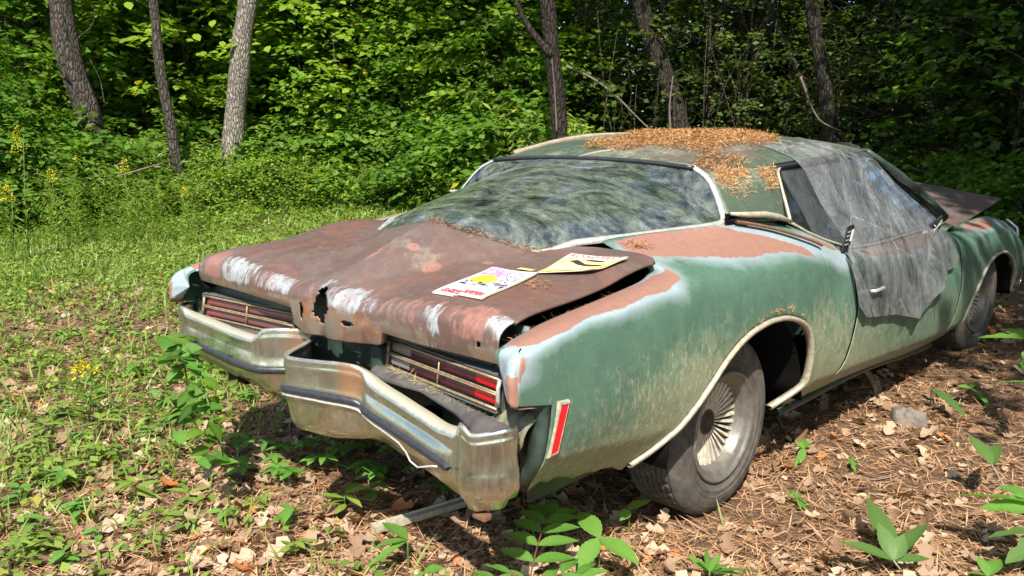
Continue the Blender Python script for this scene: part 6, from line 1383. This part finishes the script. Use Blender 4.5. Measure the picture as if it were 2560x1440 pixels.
shape_on([(.18, .62), (.30, .70), (.36, .66), (.55, .52), (.80, .50), (.95, .44), (.60, .42), (.42, .48), (.28, .58)], 'printed_car'); shape_on([(.42, .72), (.52, .76), (.72, .74), (.80, .69), (.70, .66), (.50, .68)], 'printed_car')
tb_ = onlid(1315, 682); MB().grid([[tuple(tb_ + np.array([a, b_, .012])) for a in (-.03, 0, .03)] for b_ in (-.012, .012)]).obj('paper_slip', simple_mat('yellow_paper', (.72, .62, .22), .6, 0, .1, 40, 0), label='small yellow paper slip tucked beside the pink magazine', cat='paper slip')

# ---- clear plastic sheet over the door window --------------------------------------------------------------------------------
def plastic_mat():
    m = N('clear_plastic_sheet'); co = m.coord(); n1 = m.noise(5, 5, .65, m.coord((1, 1, .45)), 1.4); n2 = m.noise(26, 6, .7, co, 2.2); cr = m.noise(9, 7, .75, m.coord((1.6, 1, .7)), 3.0)
    ridge = m.rng(m.math('ABSOLUTE', m.math('SUBTRACT', cr, .5)), .0, .022, 1, 0)  # thin white lines stand for highlights along the folds
    f = m.rng(n1, .40, .66, .04, .19); f = m.math('ADD', f, m.math('MULTIPLY', ridge, .16), True); f = m.math('ADD', f, m.math('MULTIPLY', m.rng(n2, .55, .8), .08), True)
    ve = m.vor(4.2, m.coord((1, .75, .55)), 'DISTANCE_TO_EDGE'); vd = m.n('Mapping'); fold_glint = m.math('MULTIPLY', m.rng(ve.outputs[0], .0, .014, 1, 0), m.rng(n2, .42, .6)); f = m.math('ADD', f, m.math('MULTIPLY', fold_glint, .32), True)  # crease lines whitened, glints of the folds painted in
    nb = m.bump(ve.outputs[0], .5, .03); nb = m.bump(n1, .6, .03, nb); nb = m.bump(cr, .35, .012, nb); nb = m.bump(n2, .12, .004, nb)
    t = m.n('BsdfTransparent'); m.setin(t, 'Color', (.93, .95, .95)); g = m.n('BsdfGlossy'); g.inputs['Roughness'].default_value = .16; m.l(nb, g.inputs['Normal'])
    fr = m.n('Fresnel'); fr.inputs['IOR'].default_value = 1.5; m.l(nb, fr.inputs['Normal']); a = m.n('MixShader'); m.l(m.math('MULTIPLY', fr.outputs[0], 1.5, True), a.inputs[0]); m.l(t.outputs[0], a.inputs[1]); m.l(g.outputs[0], a.inputs[2])
    d = m.n('BsdfDiffuse'); m.setin(d, 'Color', (.96, .97, .98)); m.l(nb, d.inputs['Normal']); tr = m.n('BsdfTranslucent'); m.setin(tr, 'Color', (.5, .53, .55)); e = m.n('MixShader'); e.inputs[0].default_value = .4; m.l(d.outputs[0], e.inputs[1]); m.l(tr.outputs[0], e.inputs[2])
    m.mixsh(f, a.outputs[0], e.outputs[0]); return m.m
M_plast = plastic_mat()
nu, nv_ = 90, 80; G = np.zeros((nu, nv_, 3))
for i in range(nu):
    u = i / (nu - 1)
    yt_ = .80 + .78 * u; yb_ = .84 + 1.42 * u
    zend = float(np.interp(u, [0, .05, .30, .52, .60, .72, .80, .84, .92, 1.0], [.655, .60, .555, .485, .520, .60, .61, .66, .66, .70]))
    # stations down the sheet: inner roof, drip edge, belt, door
    s_in = np.array([.30 + .02 * sin(u * 40), yt_ + .0, 0]); s_in[2] = roof_at(s_in[0], s_in[1]) + .008
    xe, ze = roof_e(np.array(yt_)); mid = np.array([.52, yt_, roof_at(.52, yt_) + .010]); drip = np.array([xe + .012, yt_ + .02, ze + .006])
    yb2 = .93 + 1.20 * u; zb = float(interp(np.array(yb2), S5)[1]); belt = np.array([float(interp(np.array(yb2), S5)[0]) + .02, yb2, zb + .022])
    sh = side_pts(np.array([yb_]), np.array([.84]))[0] + np.array([.016, 0, .010]); s3 = side_pts(np.array([yb_]), np.array([.70]))[0] + np.array([.016, 0, 0])
    end = side_pts(np.array([yb_]), np.array([t_at_z(yb_, zend)]))[0] + np.array([.020, 0, 0])
    if end[2] > s3[2]: s3 = (sh + end) / 2
    K = [s_in, mid, drip, drip * .5 + belt * .5 + np.array([.0, 0, -.01]), belt, sh, s3, end]; L_ = np.r_[0, np.cumsum([np.linalg.norm(K[k + 1] - K[k]) for k in range(7)])]
    G[i] = interp(np.linspace(0, L_[-1], nv_), [(l_, *k) for l_, k in zip(L_, K)])
U2, V2 = np.meshgrid(np.linspace(0, 1, nu), np.linspace(0, 1, nv_), indexing='ij')
fold = np.sin(U2 * 34 + V2 * 5 + 3 * fbm(np.stack([U2, V2], -1), 3, 2)) * .004 * (1 - .6 * V2) + (fbm(np.stack([U2 * 1.5, V2], -1), 6, 3) - .5) * .022
G[..., 0] += np.abs(fold) * .8 + .004; G[..., 2] += fold * (V2 < .35)
G[..., 0] += .030 * np.exp(-((U2 - .72) / .05) ** 2) * smoothstep(.55, .9, V2) + .02 * np.exp(-((U2 - .50) / .03) ** 2) * smoothstep(.6, 1, V2)
mb = MB().grid(G); fl_ = []
for f in mb.f:                                           # tear and ragged edges
    i, j = divmod(f[0], nv_); u, v = i / nu, j / nv_; h_ = math.hypot((u - .83) / .035, (v - .46) / .07)
    if h_ < .8 + .5 * (vnoise(np.array([[u * 40., v * 40.]]), 1, 2)[0] - .5) : continue
    fl_.append(f)
mb.f = fl_; sheet = mb.obj('plastic_sheet', M_plast, label='torn clear plastic sheet draped from the roof over the door window', cat='plastic sheet')
mb = MB(); G = np.zeros((30, 30, 3))                      # part of the sheet hanging on over the windscreen pillar
for i in range(30):
    for j in range(30):
        u, v = i / 29, j / 29; G[i, j] = (.66 + .18 * v - .40 * u, 1.60 + .88 * v + .10 * u, 1.295 - .395 * v + .03 * u * (1 - v) + .012 * sin(u * 9 + v * 4))
mb.grid(G).obj('windscreen_flap', M_plast, sheet)
# fallen tree leaf stuck behind the arch, black switch plate and tape hanging from the sheet
def plate(name, c, sx, sy, rot, mat, label, cat, t=.008, extra=None):
    o = MB().box((0, 0, 0), (t, sx, sy)).obj(name, mat, None, smooth=False, label=label, cat=cat, loc=tuple(c)); o.rotation_euler = rot; bevel(o, .002); return o
bc = np.array([.925, .90, .93]); M_blk = simple_mat('black_plastic', (.02, .02, .022), .5, 0, .2, 30, .05)
bb = plate('black_bracket', bc, .085, .11, (0, .15, .1), M_blk, 'small black slotted bracket hanging at the corner of the door window', 'bracket'); 
for k in range(4): MB().box((.006, -.018, .03 - .018 * k), (.003, .040, .005)).obj('slot', M_trim, bb, smooth=False)
MB().box((.006, .030, .01), (.004, .018, .05)).obj('white_tab', simple_mat('white_plastic', (.7, .72, .75), .5, 0, .05, 30, 0), bb, smooth=False)
b = MB(); mc = np.array([.915, 2.03, .875]); fr_ = plate('mirror_frame', mc, .15, .09, (.25, .2, .0), M_blk, 'broken black mirror frame with crossed struts poking through the plastic', 'mirror frame', t=.012)
me_ = MB(); 
for a, b_ in (((.010, -.06, -.03), (.012, .05, .03)), ((.010, -.04, .03), (.012, .04, -.03)), ((.010, -.068, .0), (.012, .065, .01))): me_.tube([a, b_], .0035, 5)
me_.obj('strut', M_trim, fr_)
# trees standing to the right, outside the picture, whose high crowns shade the front of the car and the wood behind it
GROUPS['canopy'] = ('canopy_tree', 'tree', 'x', 'trees shading the front of the car')
for i, (x, y, s_) in enumerate([(4.9, 2.1, .95), (4.3, 4.2, 1.0), (3.4, 7.2, 1.05), (1.3, 10.2, 1.05), (3.6, 10.6, 1.1), (6.6, 2.6, 1.1), (6.6, 6.6, 1.1)]):
    o = put('canopy', 0, 5, 1.0); o.location = (x, y, float(gz(x, y))); o.scale = (s_,) * 3
    o['label'] = 'tall tree right of the car beyond the picture, number ' + ('one two three four five six seven'.split()[i]) if False else 'tall leafy tree shading the car from beyond the right edge'


# more trees farther off to the right, mirrored in the side glass and the chrome
for i, (x, y, k_, s_) in enumerate([(3.6, 9.0, 'maple', 1.4), (5.2, 12.5, 'shade', 1.5), (3.4, 14.5, 'maple', 1.5), (6.6, 9.6, 'maple', 1.5), (5.2, 6.4, 'shade', 1.3), (7.5, 15, 'shade', 1.6), (9.5, -1.5, 'maple', 1.3), (11, 1.5, 'shade', 1.4), (10, 4.5, 'maple', 1.3), (12, 7.5, 'shade', 1.5), (8.5, 9.5, 'maple', 1.3), (12.5, -4.5, 'shade', 1.5), (8, -7.5, 'maple', 1.3), (4, -11, 'shade', 1.4), (-2, -13, 'maple', 1.4), (-8, -11, 'maple', 1.4), (-13, -5, 'shade', 1.5)]):
    o = put(k_, 0, 5, 1.0); o.location = (x, y, float(gz(x, y))); o.scale = (s_,) * 3; o['group'] = 'trees around the clearing'; o['label'] = 'leafy tree standing around the clearing, outside the picture'

byl = {}
for o in scene.objects:
    if o.parent is None and o.get('group') and (o['group'].endswith('of the wood') or o['group'].endswith('the trees') or o['group'].endswith('the car') or 'in the wood' in o['group']) and 'seedling' not in o['group']: byl.setdefault(o.get('label'), []).append(o)
for lb, os_ in byl.items():
    if len(os_) == 2 and lb and 'beyond' not in lb:
        os_.sort(key=lambda o: math.atan2((np.array(o.location)[:2] - CAM[:2]) @ RGT, (np.array(o.location)[:2] - CAM[:2]) @ FWD))
        os_[0]['label'] = lb + ', left one'; os_[1]['label'] = lb + ', right one'
